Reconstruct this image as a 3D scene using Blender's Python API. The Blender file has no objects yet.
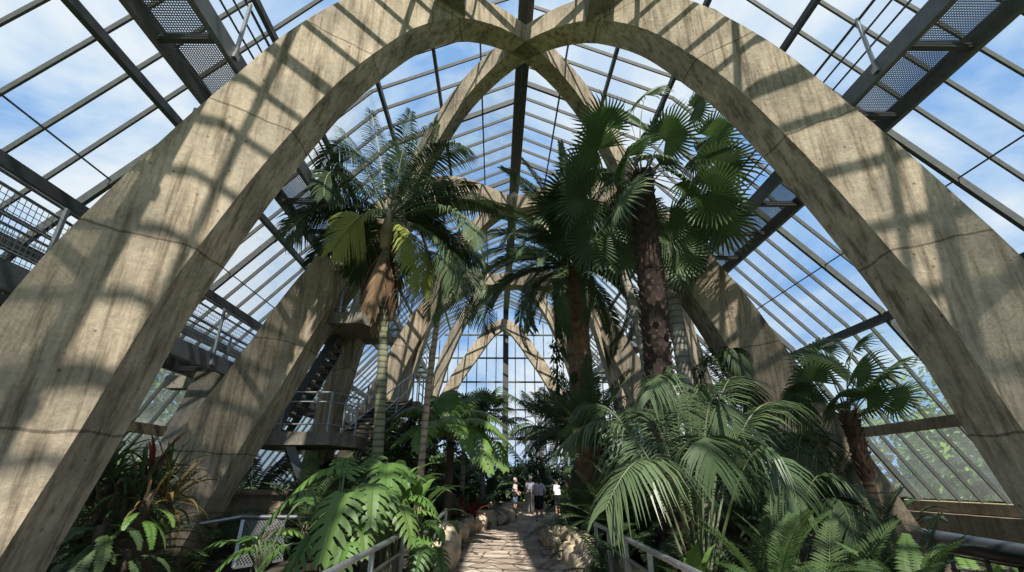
import bpy, math, random
import numpy as np
from mathutils import Vector, Matrix, noise as mnoise
PI = math.pi
R = math.radians
random.seed(11)
S = bpy.context.scene
COL = S.collection

# ------------------------------------------------------------------ camera
F = 470.0                                   # focal length in pixels of the 1024 x 572 frame
PITCH = math.atan(194 / F)
YAW = math.atan(6 / F * math.cos(PITCH))
EYE = Vector((-0.5, 0.0, 1.9))
G = 0.3                                     # level of the path and the planting beds
cam = bpy.data.cameras.new('camera')
cam.sensor_width = 36.0
cam.lens = F / 1024 * 36.0
cam.clip_end = 500
co = bpy.data.objects.new('camera', cam)
COL.objects.link(co)
co.location = EYE
co.rotation_euler = (PI / 2 + PITCH, 0, -YAW)
S.camera = co


def at(px, py, Y):
    """the point at depth Y seen at a pixel of the photograph"""
    a, u = px - 512, 286 - py
    y = F * math.cos(PITCH) - u * math.sin(PITCH)
    z = F * math.sin(PITCH) + u * math.cos(PITCH)
    x = a * math.cos(YAW) + y * math.sin(YAW)
    y = -a * math.sin(YAW) + y * math.cos(YAW)
    k = Y / y
    return Vector((EYE.x + x * k, Y, EYE.z + z * k))


def gnd(px, py, z=G):
    p = at(px, py, 10.0)
    k = (z - EYE.z) / (p.z - EYE.z)
    return Vector((EYE.x + (p.x - EYE.x) * k, 10 * k, z))


# ------------------------------------------------------------------ materials
M = {}


def mat(name):
    m = bpy.data.materials.new(name)
    m.use_nodes = True
    nt = m.node_tree
    nt.nodes.clear()
    M[name] = m
    o = nt.nodes.new('ShaderNodeOutputMaterial')
    return m, nt, nt.nodes, nt.links, o


def nd(ns, t, **kw):
    n = ns.new(t)
    for k, v in kw.items():
        if k.startswith('i_'):
            key = k[2:]
            key = int(key) if key.isdigit() else key.replace('_', ' ')
            n.inputs[key].default_value = v
        else:
            setattr(n, k, v)
    return n


def ramp(ns, stops):
    r = ns.new('ShaderNodeValToRGB')
    e = r.color_ramp.elements
    while len(e) < len(stops):
        e.new(0.5)
    for el, (p, c) in zip(e, stops):
        el.position = p
        el.color = (*c, 1) if len(c) == 3 else c
    return r


def simple(name, col, rough=0.5, metal=0.0, spec=0.5, var=0.15, scale=8.0, bump=0.0):
    m, nt, ns, L, o = mat(name)
    b = nd(ns, 'ShaderNodeBsdfPrincipled', i_Roughness=rough, i_Metallic=metal)
    b.inputs['Specular IOR Level'].default_value = spec
    tc = nd(ns, 'ShaderNodeTexCoord')
    n = nd(ns, 'ShaderNodeTexNoise', i_Scale=scale, i_Detail=5.0)
    L.new(tc.outputs['Object'], n.inputs['Vector'])
    c1 = tuple(c * (1 - var) for c in col)
    c2 = tuple(min(1, c * (1 + var)) for c in col)
    r = ramp(ns, [(0.3, c1), (0.7, c2)])
    L.new(n.outputs['Fac'], r.inputs['Fac'])
    L.new(r.outputs['Color'], b.inputs['Base Color'])
    if bump:
        bp = nd(ns, 'ShaderNodeBump', i_Strength=bump, i_Distance=0.03)
        L.new(n.outputs['Fac'], bp.inputs['Height'])
        L.new(bp.outputs['Normal'], b.inputs['Normal'])
    L.new(b.outputs['BSDF'], o.inputs['Surface'])
    return m


def concrete(name, base, dark, streak=0.6, joints=True):
    m, nt, ns, L, o = mat(name)
    b = nd(ns, 'ShaderNodeBsdfPrincipled', i_Roughness=0.88)
    b.inputs['Specular IOR Level'].default_value = 0.2
    tc = nd(ns, 'ShaderNodeTexCoord')
    # blotches
    n1 = nd(ns, 'ShaderNodeTexNoise', i_Scale=0.9, i_Detail=8.0, i_Roughness=0.65)
    L.new(tc.outputs['Object'], n1.inputs['Vector'])
    r1 = ramp(ns, [(0.35, dark), (0.62, base)])
    L.new(n1.outputs['Fac'], r1.inputs['Fac'])
    # rain streaks running down
    mp = nd(ns, 'ShaderNodeMapping')
    mp.inputs['Scale'].default_value = (4.2, 4.2, 0.32)
    L.new(tc.outputs['Object'], mp.inputs['Vector'])
    n2 = nd(ns, 'ShaderNodeTexNoise', i_Scale=1.6, i_Detail=7.0, i_Roughness=0.7)
    L.new(mp.outputs['Vector'], n2.inputs['Vector'])
    r2 = ramp(ns, [(0.36, (0.36, 0.34, 0.31)), (0.50, (.85, .84, .82)), (0.60, (1, 1, 1))])
    L.new(n2.outputs['Fac'], r2.inputs['Fac'])
    mx = nd(ns, 'ShaderNodeMix', data_type='RGBA', blend_type='MULTIPLY')
    mx.inputs[0].default_value = streak
    L.new(r1.outputs['Color'], mx.inputs[6])
    L.new(r2.outputs['Color'], mx.inputs[7])
    # pits
    v = nd(ns, 'ShaderNodeTexVoronoi', i_Scale=4.2)
    L.new(tc.outputs['Object'], v.inputs['Vector'])
    r3 = ramp(ns, [(0.05, (0.3, 0.28, 0.25)), (0.12, (1, 1, 1))])
    L.new(v.outputs['Distance'], r3.inputs['Fac'])
    mx2 = nd(ns, 'ShaderNodeMix', data_type='RGBA', blend_type='MULTIPLY')
    mx2.inputs[0].default_value = 0.75
    L.new(mx.outputs[2], mx2.inputs[6])
    L.new(r3.outputs['Color'], mx2.inputs[7])
    last = mx2
    n4 = nd(ns, 'ShaderNodeTexNoise', i_Scale=14.0, i_Detail=6.0, i_Roughness=0.7)
    L.new(tc.outputs['Object'], n4.inputs['Vector'])
    r4 = ramp(ns, [(0.3, (0.78, 0.77, 0.75)), (0.65, (1.08, 1.07, 1.05))])
    L.new(n4.outputs['Fac'], r4.inputs['Fac'])
    mx4 = nd(ns, 'ShaderNodeMix', data_type='RGBA', blend_type='MULTIPLY')
    mx4.inputs[0].default_value = 1.0
    L.new(last.outputs[2], mx4.inputs[6])
    L.new(r4.outputs['Color'], mx4.inputs[7])
    last = mx4
    if joints:
        sx = nd(ns, 'ShaderNodeSeparateXYZ')
        L.new(tc.outputs['Object'], sx.inputs[0])
        n5 = nd(ns, 'ShaderNodeTexNoise', i_Scale=1.5, i_Detail=4.0)
        L.new(tc.outputs['Object'], n5.inputs['Vector'])
        ad = nd(ns, 'ShaderNodeMath', operation='MULTIPLY_ADD', i_1=0.18)
        L.new(n5.outputs['Fac'], ad.inputs[0])
        L.new(sx.outputs['Z'], ad.inputs[2])
        mo = nd(ns, 'ShaderNodeMath', operation='PINGPONG', i_1=1.25)
        L.new(ad.outputs[0], mo.inputs[0])
        r5 = ramp(ns, [(0.0, (0.35, 0.33, 0.3)), (0.012, (0.4, 0.38, 0.35)), (0.02, (1, 1, 1))])
        L.new(mo.outputs[0], r5.inputs['Fac'])
        mx5 = nd(ns, 'ShaderNodeMix', data_type='RGBA', blend_type='MULTIPLY')
        mx5.inputs[0].default_value = 0.8
        L.new(last.outputs[2], mx5.inputs[6])
        L.new(r5.outputs['Color'], mx5.inputs[7])
        last = mx5
    L.new(last.outputs[2], b.inputs['Base Color'])
    bp = nd(ns, 'ShaderNodeBump', i_Strength=0.45, i_Distance=0.03)
    ad2 = nd(ns, 'ShaderNodeMath', operation='ADD')
    L.new(n2.outputs['Fac'], ad2.inputs[0])
    L.new(n4.outputs['Fac'], ad2.inputs[1])
    L.new(ad2.outputs[0], bp.inputs['Height'])
    L.new(bp.outputs['Normal'], b.inputs['Normal'])
    L.new(b.outputs['BSDF'], o.inputs['Surface'])
    return m


def leafmat(name, c1, c2, rough=0.5, trans=0.32, spec=0.28):
    m, nt, ns, L, o = mat(name)
    oi = nd(ns, 'ShaderNodeObjectInfo')
    tc = nd(ns, 'ShaderNodeTexCoord')
    n = nd(ns, 'ShaderNodeTexNoise', i_Scale=3.0, i_Detail=3.0)
    L.new(tc.outputs['Object'], n.inputs['Vector'])
    ad = nd(ns, 'ShaderNodeMath', operation='MULTIPLY_ADD', i_1=0.5, i_2=0.0)
    L.new(oi.outputs['Random'], ad.inputs[0])
    ad2 = nd(ns, 'ShaderNodeMath', operation='MULTIPLY_ADD', i_1=0.5)
    L.new(n.outputs['Fac'], ad2.inputs[0])
    L.new(ad.outputs[0], ad2.inputs[2])
    r = ramp(ns, [(0.2, c1), (0.8, c2)])
    L.new(ad2.outputs[0], r.inputs['Fac'])
    b = nd(ns, 'ShaderNodeBsdfPrincipled', i_Roughness=rough)
    b.inputs['Specular IOR Level'].default_value = spec
    L.new(r.outputs['Color'], b.inputs['Base Color'])
    t = nd(ns, 'ShaderNodeBsdfTranslucent')
    L.new(r.outputs['Color'], t.inputs['Color'])
    mx = nd(ns, 'ShaderNodeMixShader', i_0=trans)
    L.new(b.outputs[0], mx.inputs[1])
    L.new(t.outputs[0], mx.inputs[2])
    L.new(mx.outputs[0], o.inputs['Surface'])
    return m


def ringmat(name, c1, c2, period, rough=0.8, blotch=0.35):
    m, nt, ns, L, o = mat(name)
    b = nd(ns, 'ShaderNodeBsdfPrincipled', i_Roughness=rough)
    tc = nd(ns, 'ShaderNodeTexCoord')
    sx = nd(ns, 'ShaderNodeSeparateXYZ')
    L.new(tc.outputs['Object'], sx.inputs[0])
    n = nd(ns, 'ShaderNodeTexNoise', i_Scale=3.0, i_Detail=6.0)
    L.new(tc.outputs['Object'], n.inputs['Vector'])
    ad = nd(ns, 'ShaderNodeMath', operation='MULTIPLY_ADD', i_1=period * 0.7)
    L.new(n.outputs['Fac'], ad.inputs[0])
    L.new(sx.outputs['Z'], ad.inputs[2])
    pp = nd(ns, 'ShaderNodeMath', operation='PINGPONG', i_1=period)
    L.new(ad.outputs[0], pp.inputs[0])
    dv = nd(ns, 'ShaderNodeMath', operation='DIVIDE', i_1=period)
    L.new(pp.outputs[0], dv.inputs[0])
    r = ramp(ns, [(0.12, c1), (0.45, c2)])
    L.new(dv.outputs[0], r.inputs['Fac'])
    r2 = ramp(ns, [(0.3, (1 - blotch,) * 3), (0.7, (1.1,) * 3)])
    L.new(n.outputs['Fac'], r2.inputs['Fac'])
    mx = nd(ns, 'ShaderNodeMix', data_type='RGBA', blend_type='MULTIPLY')
    mx.inputs[0].default_value = 1.0
    L.new(r.outputs['Color'], mx.inputs[6])
    L.new(r2.outputs['Color'], mx.inputs[7])
    L.new(mx.outputs[2], b.inputs['Base Color'])
    bp = nd(ns, 'ShaderNodeBump', i_Strength=0.3, i_Distance=0.01)
    L.new(dv.outputs[0], bp.inputs['Height'])
    L.new(bp.outputs['Normal'], b.inputs['Normal'])
    L.new(b.outputs[0], o.inputs['Surface'])
    return m


def glassmat(name, tint, refl, haze):
    m, nt, ns, L, o = mat(name)
    t = nd(ns, 'ShaderNodeBsdfTransparent')
    t.inputs['Color'].default_value = (*tint, 1)
    g = nd(ns, 'ShaderNodeBsdfGlossy', i_Roughness=0.05)
    g.inputs['Color'].default_value = (0.9, 0.95, 1, 1)
    lw = nd(ns, 'ShaderNodeLayerWeight', i_Blend=0.25)
    ml = nd(ns, 'ShaderNodeMath', operation='MULTIPLY', i_1=refl)
    L.new(lw.outputs['Fresnel'], ml.inputs[0])
    mx = nd(ns, 'ShaderNodeMixShader')
    L.new(ml.outputs[0], mx.inputs[0])
    L.new(t.outputs[0], mx.inputs[1])
    L.new(g.outputs[0], mx.inputs[2])
    last = mx
    if haze:
        d = nd(ns, 'ShaderNodeBsdfTranslucent')
        d.inputs['Color'].default_value = (0.75, 0.82, 0.8, 1)
        tc = nd(ns, 'ShaderNodeTexCoord')
        n = nd(ns, 'ShaderNodeTexNoise', i_Scale=1.3, i_Detail=4.0)
        L.new(tc.outputs['Object'], n.inputs['Vector'])
        r = ramp(ns, [(0.3, (haze * 0.5,) * 3), (0.7, (haze,) * 3)])
        L.new(n.outputs['Fac'], r.inputs['Fac'])
        m2 = nd(ns, 'ShaderNodeMixShader')
        L.new(r.outputs['Color'], m2.inputs[0])
        L.new(mx.outputs[0], m2.inputs[1])
        L.new(d.outputs[0], m2.inputs[2])
        last = m2
    L.new(last.outputs[0], o.inputs['Surface'])
    return m


def gridmat(name, col, pitch, wire, axes='XY', diag=False, metal=0.6):
    """an open metal grating: wires with real holes between them"""
    m, nt, ns, L, o = mat(name)
    b = nd(ns, 'ShaderNodeBsdfPrincipled', i_Roughness=0.5, i_Metallic=metal)
    b.inputs['Base Color'].default_value = (*col, 1)
    t = nd(ns, 'ShaderNodeBsdfTransparent')
    tc = nd(ns, 'ShaderNodeTexCoord')
    sx = nd(ns, 'ShaderNodeSeparateXYZ')
    L.new(tc.outputs['Object'], sx.inputs[0])
    a, c = sx.outputs[axes[0]], sx.outputs[axes[1]]
    if diag:
        s1 = nd(ns, 'ShaderNodeMath', operation='ADD')
        s2 = nd(ns, 'ShaderNodeMath', operation='SUBTRACT')
        for s in (s1, s2):
            L.new(a, s.inputs[0])
            L.new(c, s.inputs[1])
        a, c = s1.outputs[0], s2.outputs[0]
    cs = []
    for q in (a, c):
        pp = nd(ns, 'ShaderNodeMath', operation='PINGPONG', i_1=pitch / 2)
        L.new(q, pp.inputs[0])
        lt = nd(ns, 'ShaderNodeMath', operation='LESS_THAN', i_1=wire / 2)
        L.new(pp.outputs[0], lt.inputs[0])
        cs.append(lt)
    mxm = nd(ns, 'ShaderNodeMath', operation='MAXIMUM')
    L.new(cs[0].outputs[0], mxm.inputs[0])
    L.new(cs[1].outputs[0], mxm.inputs[1])
    mx = nd(ns, 'ShaderNodeMixShader')
    L.new(mxm.outputs[0], mx.inputs[0])
    L.new(t.outputs[0], mx.inputs[1])
    L.new(b.outputs[0], mx.inputs[2])
    L.new(mx.outputs[0], o.inputs['Surface'])
    return m


def flagstone(name):
    m, nt, ns, L, o = mat(name)
    b = nd(ns, 'ShaderNodeBsdfPrincipled', i_Roughness=0.8)
    tc = nd(ns, 'ShaderNodeTexCoord')
    mp = nd(ns, 'ShaderNodeMapping')
    mp.inputs['Scale'].default_value = (1.0, 0.9, 1.0)
    L.new(tc.outputs['Object'], mp.inputs['Vector'])
    nz = nd(ns, 'ShaderNodeTexNoise', i_Scale=2.0, i_Detail=2.0)
    L.new(tc.outputs['Object'], nz.inputs['Vector'])
    va = nd(ns, 'ShaderNodeMix', data_type='RGBA', blend_type='ADD')
    va.inputs[0].default_value = 0.12
    L.new(mp.outputs['Vector'], va.inputs[6])
    L.new(nz.outputs['Color'], va.inputs[7])
    v = nd(ns, 'ShaderNodeTexVoronoi', feature='DISTANCE_TO_EDGE', i_Scale=2.0)
    v.inputs['Randomness'].default_value = 0.85
    vc = nd(ns, 'ShaderNodeTexVoronoi', i_Scale=2.0)
    vc.inputs['Randomness'].default_value = 0.85
    L.new(va.outputs[2], v.inputs['Vector'])
    L.new(va.outputs[2], vc.inputs['Vector'])
    hs = nd(ns, 'ShaderNodeSeparateColor')
    L.new(vc.outputs['Color'], hs.inputs[0])
    r1 = ramp(ns, [(0.0, (0.27, 0.205, 0.155)), (0.5, (0.36, 0.285, 0.22)), (1.0, (0.46, 0.385, 0.31))])
    L.new(hs.outputs[0], r1.inputs['Fac'])
    n2 = nd(ns, 'ShaderNodeTexNoise', i_Scale=6.0, i_Detail=6.0)
    L.new(tc.outputs['Object'], n2.inputs['Vector'])
    r2 = ramp(ns, [(0.3, (0.75,) * 3), (0.7, (1.1,) * 3)])
    L.new(n2.outputs['Fac'], r2.inputs['Fac'])
    mx = nd(ns, 'ShaderNodeMix', data_type='RGBA', blend_type='MULTIPLY')
    mx.inputs[0].default_value = 1
    L.new(r1.outputs['Color'], mx.inputs[6])
    L.new(r2.outputs['Color'], mx.inputs[7])
    r3 = ramp(ns, [(0.02, (0.0,) * 3), (0.05, (1,) * 3)])
    L.new(v.outputs['Distance'], r3.inputs['Fac'])
    mx2 = nd(ns, 'ShaderNodeMix', data_type='RGBA')
    mx2.inputs[6].default_value = (0.085, 0.065, 0.05, 1)
    L.new(r3.outputs['Color'], mx2.inputs[0])
    L.new(mx.outputs[2], mx2.inputs[7])
    L.new(mx2.outputs[2], b.inputs['Base Color'])
    bp = nd(ns, 'ShaderNodeBump', i_Strength=0.5, i_Distance=0.03)
    L.new(r3.outputs['Color'], bp.inputs['Height'])
    L.new(bp.outputs['Normal'], b.inputs['Normal'])
    L.new(b.outputs[0], o.inputs['Surface'])
    return m


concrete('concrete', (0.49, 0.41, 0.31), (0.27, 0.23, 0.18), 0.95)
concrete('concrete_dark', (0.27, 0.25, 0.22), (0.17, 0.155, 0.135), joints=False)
concrete('concrete_curb', (0.36, 0.29, 0.21), (0.24, 0.19, 0.135), joints=False)
simple('bar_paint', (0.075, 0.078, 0.074), 0.65, 0.0, 0.2)
simple('beam_paint', (0.06, 0.064, 0.068), 0.5, 0.3)
simple('fascia_paint', (0.13, 0.14, 0.15), 0.5, 0.4)
simple('galvanized', (0.34, 0.35, 0.35), 0.42, 0.7, scale=20)
simple('rail_steel', (0.27, 0.29, 0.30), 0.38, 0.75, scale=20)
simple('pipe_black', (0.045, 0.05, 0.055), 0.28, 0.3, scale=5)
gridmat('grating', (0.17, 0.175, 0.18), 0.042, 0.021)
gridmat('infill_mesh', (0.25, 0.27, 0.28), 0.085, 0.012, 'YZ')
gridmat('diamond_mesh', (0.16, 0.17, 0.175), 0.06, 0.016, 'YZ', True)
gridmat('diamond_mesh_cross', (0.16, 0.17, 0.175), 0.06, 0.016, 'XZ', True)
glassmat('roof_glass', (0.96, 0.98, 0.985), 0.15, 0.0)
glassmat('wall_glass', (0.86, 0.92, 0.90), 0.5, 0.16)
simple('soil', (0.035, 0.028, 0.02), 0.95, var=0.4, scale=3, bump=0.6)
simple('lawn', (0.13, 0.22, 0.05), 0.9, var=0.35, scale=2)
flagstone('flagstone')
simple('rock', (0.42, 0.34, 0.24), 0.9, var=0.4, scale=3.5, bump=0.8)
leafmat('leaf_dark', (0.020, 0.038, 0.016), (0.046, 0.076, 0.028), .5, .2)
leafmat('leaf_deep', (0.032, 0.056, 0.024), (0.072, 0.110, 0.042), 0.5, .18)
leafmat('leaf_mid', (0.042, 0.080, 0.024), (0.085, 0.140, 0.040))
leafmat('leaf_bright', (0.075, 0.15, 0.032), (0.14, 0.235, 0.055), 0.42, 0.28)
leafmat('leaf_monstera', (0.036, 0.085, 0.024), (0.115, 0.19, 0.05), 0.46, 0.25, .3)
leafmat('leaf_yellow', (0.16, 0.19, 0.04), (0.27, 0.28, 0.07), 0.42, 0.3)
leafmat('leaf_kentia', (0.045, 0.080, 0.034), (0.095, 0.135, 0.062), 0.42, 0.2, 0.4)
leafmat('leaf_outside', (0.07, 0.14, 0.03), (0.22, 0.32, 0.08), 0.6, 0.3)
leafmat('leaf_red', (0.10, 0.016, 0.012), (0.22, 0.04, 0.02), 0.4, 0.2)
leafmat('leaf_bronze', (0.07, 0.05, 0.018), (0.15, 0.11, 0.035), 0.45, 0.2)
leafmat('dead_frond', (0.10, 0.060, 0.035), (0.21, 0.14, 0.085), 0.85, 0.1, 0.1)
leafmat('flower_white', (0.5, 0.5, 0.42), (0.7, 0.7, 0.6), 0.6, 0.3)
ringmat('trunk_ringed', (0.075, 0.07, 0.045), (0.19, 0.20, 0.115), 0.07)
ringmat('trunk_pink', (0.26, 0.18, 0.13), (0.48, 0.36, 0.27), 0.10)
ringmat('trunk_grey', (0.15, 0.135, 0.11), (0.27, 0.25, 0.21), 0.09)
ringmat('trunk_brown', (0.09, 0.05, 0.028), (0.26, 0.155, 0.085), 0.06)
simple('boot_dark', (0.04, 0.024, 0.019), 0.95, var=0.5, scale=6, bump=0.6)
simple('boot_brown', (0.19, 0.115, 0.07), 0.95, var=0.5, scale=6, bump=0.6)
simple('fibre', (0.095, 0.052, 0.03), 0.95, var=0.4, scale=9, bump=0.6)
simple('petiole_green', (0.07, 0.09, 0.035), 0.55, var=0.3, scale=3)
simple('petiole_tan', (0.24, 0.18, 0.09), 0.6, var=0.3, scale=3)
simple('bark', (0.07, 0.05, 0.035), 0.95, var=0.4, scale=5, bump=0.7)
simple('skin', (0.55, 0.33, 0.23), 0.55, var=0.05)
simple('hair_white', (0.68, 0.66, 0.62), 0.7)
simple('hair_dark', (0.018, 0.014, 0.012), 0.6)
simple('hair_brown', (0.16, 0.085, 0.045), 0.65)
simple('cloth_pink', (0.72, 0.56, 0.52), 0.85)
simple('cloth_lavender', (0.66, 0.60, 0.70), 0.85)
simple('cloth_white', (0.88, 0.88, 0.88), 0.85)
simple('cloth_denim', (0.15, 0.23, 0.31), 0.9)
simple('cloth_black', (0.014, 0.014, 0.018), 0.9)
simple('cloth_grey', (0.20, 0.20, 0.205), 0.9)
simple('cloth_red', (0.42, 0.05, 0.04), 0.8)
simple('shoe', (0.05, 0.035, 0.03), 0.7)


# ------------------------------------------------------------------ mesh helpers
class MB:
    def __init__(s):
        s.v, s.f = [], []

    def add(s, vs, fs):
        o = len(s.v)
        s.v += [tuple(v) for v in vs]
        s.f += [tuple(i + o for i in f) for f in fs]

    def box(s, c, d, rot=None):
        c = Vector(c)
        vs = []
        for x in (-.5, .5):
            for y in (-.5, .5):
                for z in (-.5, .5):
                    p = Vector((x * d[0], y * d[1], z * d[2]))
                    if rot:
                        p = rot @ p
                    vs.append(c + p)
        s.add(vs, [(0, 1, 3, 2), (4, 6, 7, 5), (0, 4, 5, 1), (2, 3, 7, 6), (0, 2, 6, 4), (1, 5, 7, 3)])

    def beam(s, a, b, w, h, up=(0, 0, 1)):
        a, b = Vector(a), Vector(b)
        t = (b - a).normalized()
        sd = t.cross(Vector(up))
        if sd.length < 1e-4:
            sd = t.cross(Vector((0, 1, 0)))
        sd.normalize()
        n = sd.cross(t)
        q = [(-.5, -.5), (.5, -.5), (.5, .5), (-.5, .5)]
        vs = [p + sd * (u * w) + n * (v * h) for p in (a, b) for u, v in q]
        s.add(vs, [(3, 2, 1, 0), (4, 5, 6, 7)] + [(i, (i + 1) % 4, 4 + (i + 1) % 4, 4 + i) for i in range(4)])

    def tube(s, pts, rad, n=8, cap=True):
        pts = [Vector(p) for p in pts]
        if not hasattr(rad, '__len__'):
            rad = [rad] * len(pts)
        o = len(s.v)
        prev = None
        for i, p in enumerate(pts):
            t = (pts[min(i + 1, len(pts) - 1)] - pts[max(i - 1, 0)]).normalized()
            if prev is None:
                sd = t.cross(Vector((0, 0, 1)))
                if sd.length < 0.05:
                    sd = t.cross(Vector((0, 1, 0)))
            else:
                sd = prev - t * prev.dot(t)
            sd.normalize()
            prev = sd
            b = t.cross(sd)
            for k in range(n):
                a = 2 * PI * k / n
                s.v.append(tuple(p + (sd * math.cos(a) + b * math.sin(a)) * rad[i]))
        for i in range(len(pts) - 1):
            for k in range(n):
                s.f.append((o + i * n + k, o + i * n + (k + 1) % n, o + (i + 1) * n + (k + 1) % n, o + (i + 1) * n + k))
        if cap:
            s.f.append(tuple(o + k for k in range(n))[::-1])
            s.f.append(tuple(o + (len(pts) - 1) * n + k for k in range(n)))

    def capsule(s, a, b, ra, rb, n=12):
        """tapering limb with round ends"""
        a, b = Vector(a), Vector(b)
        t = (b - a)
        L = t.length
        t.normalize()
        pts, rr = [], []
        for k in range(4):
            q = PI / 2 * (1 - k / 4)
            pts.append(a - t * (ra * math.sin(q)))
            rr.append(max(ra * math.cos(q), 0.0015))
        pts += [a, b]
        rr += [ra, rb]
        for k in range(1, 5):
            q = PI / 2 * k / 4
            pts.append(b + t * (rb * math.sin(q)))
            rr.append(max(rb * math.cos(q), 0.0015))
        s.tube(pts, rr, n)

    def ball(s, c, r, n=12):
        c = Vector(c)
        if not hasattr(r, '__len__'):
            r = (r, r, r)
        o = len(s.v)
        m = n // 2
        for i in range(1, m):
            q = PI * i / m
            for k in range(n):
                a = 2 * PI * k / n
                s.v.append((c.x + r[0] * math.sin(q) * math.cos(a), c.y + r[1] * math.sin(q) * math.sin(a), c.z + r[2] * math.cos(q)))
        s.v += [(c.x, c.y, c.z + r[2]), (c.x, c.y, c.z - r[2])]
        tp, bt = len(s.v) - 2, len(s.v) - 1
        for i in range(m - 2):
            for k in range(n):
                s.f.append((o + i * n + k, o + (i + 1) * n + k, o + (i + 1) * n + (k + 1) % n, o + i * n + (k + 1) % n))
        for k in range(n):
            s.f.append((tp, o + k, o + (k + 1) % n))
            s.f.append((bt, o + (m - 2) * n + (k + 1) % n, o + (m - 2) * n + k))

    def mesh(s, name, m, smooth=False):
        me = bpy.data.meshes.new(name)
        me.from_pydata(s.v, [], s.f)
        me.materials.append(M[m] if isinstance(m, str) else m)
        if smooth:
            me.polygons.foreach_set('use_smooth', [True] * len(me.polygons))
        me.update()
        return me

    def build(s, name, m, parent=None, smooth=False):
        return link(name, s.mesh(name, m, smooth), parent)


def link(name, data, parent=None, loc=None, rot=None, sc=None):
    o = bpy.data.objects.new(name, data)
    COL.objects.link(o)
    if parent is not None:
        o.parent = parent
    if loc is not None:
        o.location = loc
    if rot is not None:
        o.rotation_euler = rot
    if sc is not None:
        o.scale = (sc, sc, sc) if not hasattr(sc, '__len__') else sc
    return o


def tag(o, label, cat, group=None, kind=None):
    if label:
        o['label'] = label
    if cat:
        o['category'] = cat
    if group:
        o['group'] = group
    if kind:
        o['kind'] = kind
    return o


def thing(name, label, cat, loc=(0, 0, 0), rz=0.0, group=None, kind=None):
    o = link(name, None, None, loc, (0, 0, rz))
    o.empty_display_size = 0.2
    return tag(o, label, cat, group, kind)


def structure(o, label=None):
    o['kind'] = 'structure'
    if label:
        o['label'] = label
        o['category'] = o.name.split('_')[0]
    return o


def SH(x, y):
    """the nave runs very slightly off the line of sight"""
    return x - 0.022 * (y - 9.4)


# ------------------------------------------------------------------ ground, path
g = MB()
NX, NY = 60, 70
for j in range(NY + 1):
    for i in range(NX + 1):
        x, y = -13.2 + 26.4 * i / NX, -4 + 40 * j / NY
        pw = 1.9 + 0.25 * max(0, (14 - y)) * 0
        d = max(0.0, abs(x + 0.1) - 2.1)
        h = min(0.25, d * 0.12) * (0.6 + 0.8 * mnoise.noise(Vector((x * .5, y * .5, 3))))
        if y < 11:
            h = -0.25 * min(1, (11 - y) / 2)
        g.v.append((x, y, G - 0.03 + h))
for j in range(NY):
    for i in range(NX):
        a = j * (NX + 1) + i
        g.f.append((a, a + 1, a + NX + 2, a + NX + 1))
structure(g.build('floor', 'soil', None, True), 'dark planting soil floor of the conservatory')

gm = MB()
gm.v = [(-160, -60, -0.1), (160, -60, -0.1), (160, 220, -0.1), (-160, 220, -0.1)]
gm.f = [(0, 1, 2, 3)]
structure(gm.build('ground', 'lawn'), 'green lawn outside the glass walls')

# flagstone path: left and right edge by distance
PATH = [(9.6, -1.5, 0.8), (10.3, -1.53, 0.7), (12, -1.68, 0.7), (13, -1.7, 0.48), (14.4, -1.7, 0.4), (17, -1.45, 0.6), (18.6, -1.05, 0.75), (20.6, -0.35, 1.04), (23, -0.1, 1.4),
        (25, -0.4, 1.9), (27, -0.6, 2.6), (29, -0.8, 3.0)]


def pedge(y):
    for (a, b) in zip(PATH, PATH[1:]):
        if a[0] <= y <= b[0]:
            t = (y - a[0]) / (b[0] - a[0])
            return a[1] + (b[1] - a[1]) * t, a[2] + (b[2] - a[2]) * t
    return (PATH[0][1], PATH[0][2]) if y < PATH[0][0] else (PATH[-1][1], PATH[-1][2])


pm = MB()
ys = np.linspace(9.6, 29, 60)
for y in ys:
    a, b = pedge(y)
    for k in range(7):
        pm.v.append((a - .1 + (b - a + .2) * k / 6, y, G + 0.035 + 0.008 * mnoise.noise(Vector((k, y, 0)))))
for j in range(59):
    for k in range(6):
        i = j * 7 + k
        pm.f.append((i, i + 1, i + 8, i + 7))
o = structure(pm.build('path', 'flagstone', None, True), 'crazy-paved flagstone path winding to the visitors')


# rocks lining the path
def rock_mesh(seed, d):
    import bmesh
    bm = bmesh.new()
    bmesh.ops.create_icosphere(bm, subdivisions=3, radius=0.5)
    for v in bm.verts:
        n = v.co.normalized()
        q = n * 1.6 + Vector((seed * 3.1, seed * 1.7, 0))
        k = 1 + 0.55 * mnoise.noise(q) + 0.2 * mnoise.noise(q * 2.6)
        for ax in range(3):
            k2 = n[ax]
        c = v.co * k
        # knock the sides flat, like quarried blocks
        c = Vector([math.copysign(min(abs(a), 0.42 + 0.05 * math.sin(seed * 2.3 + i)), a) for i, a in enumerate(c)])
        v.co = Vector((c.x * d[0], c.y * d[1], c.z * d[2]))
    me = bpy.data.meshes.new('rock')
    bm.to_mesh(me)
    bm.free()
    me.materials.append(M['rock'])
    me.polygons.foreach_set('use_smooth', [True] * len(me.polygons))
    return me


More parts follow.
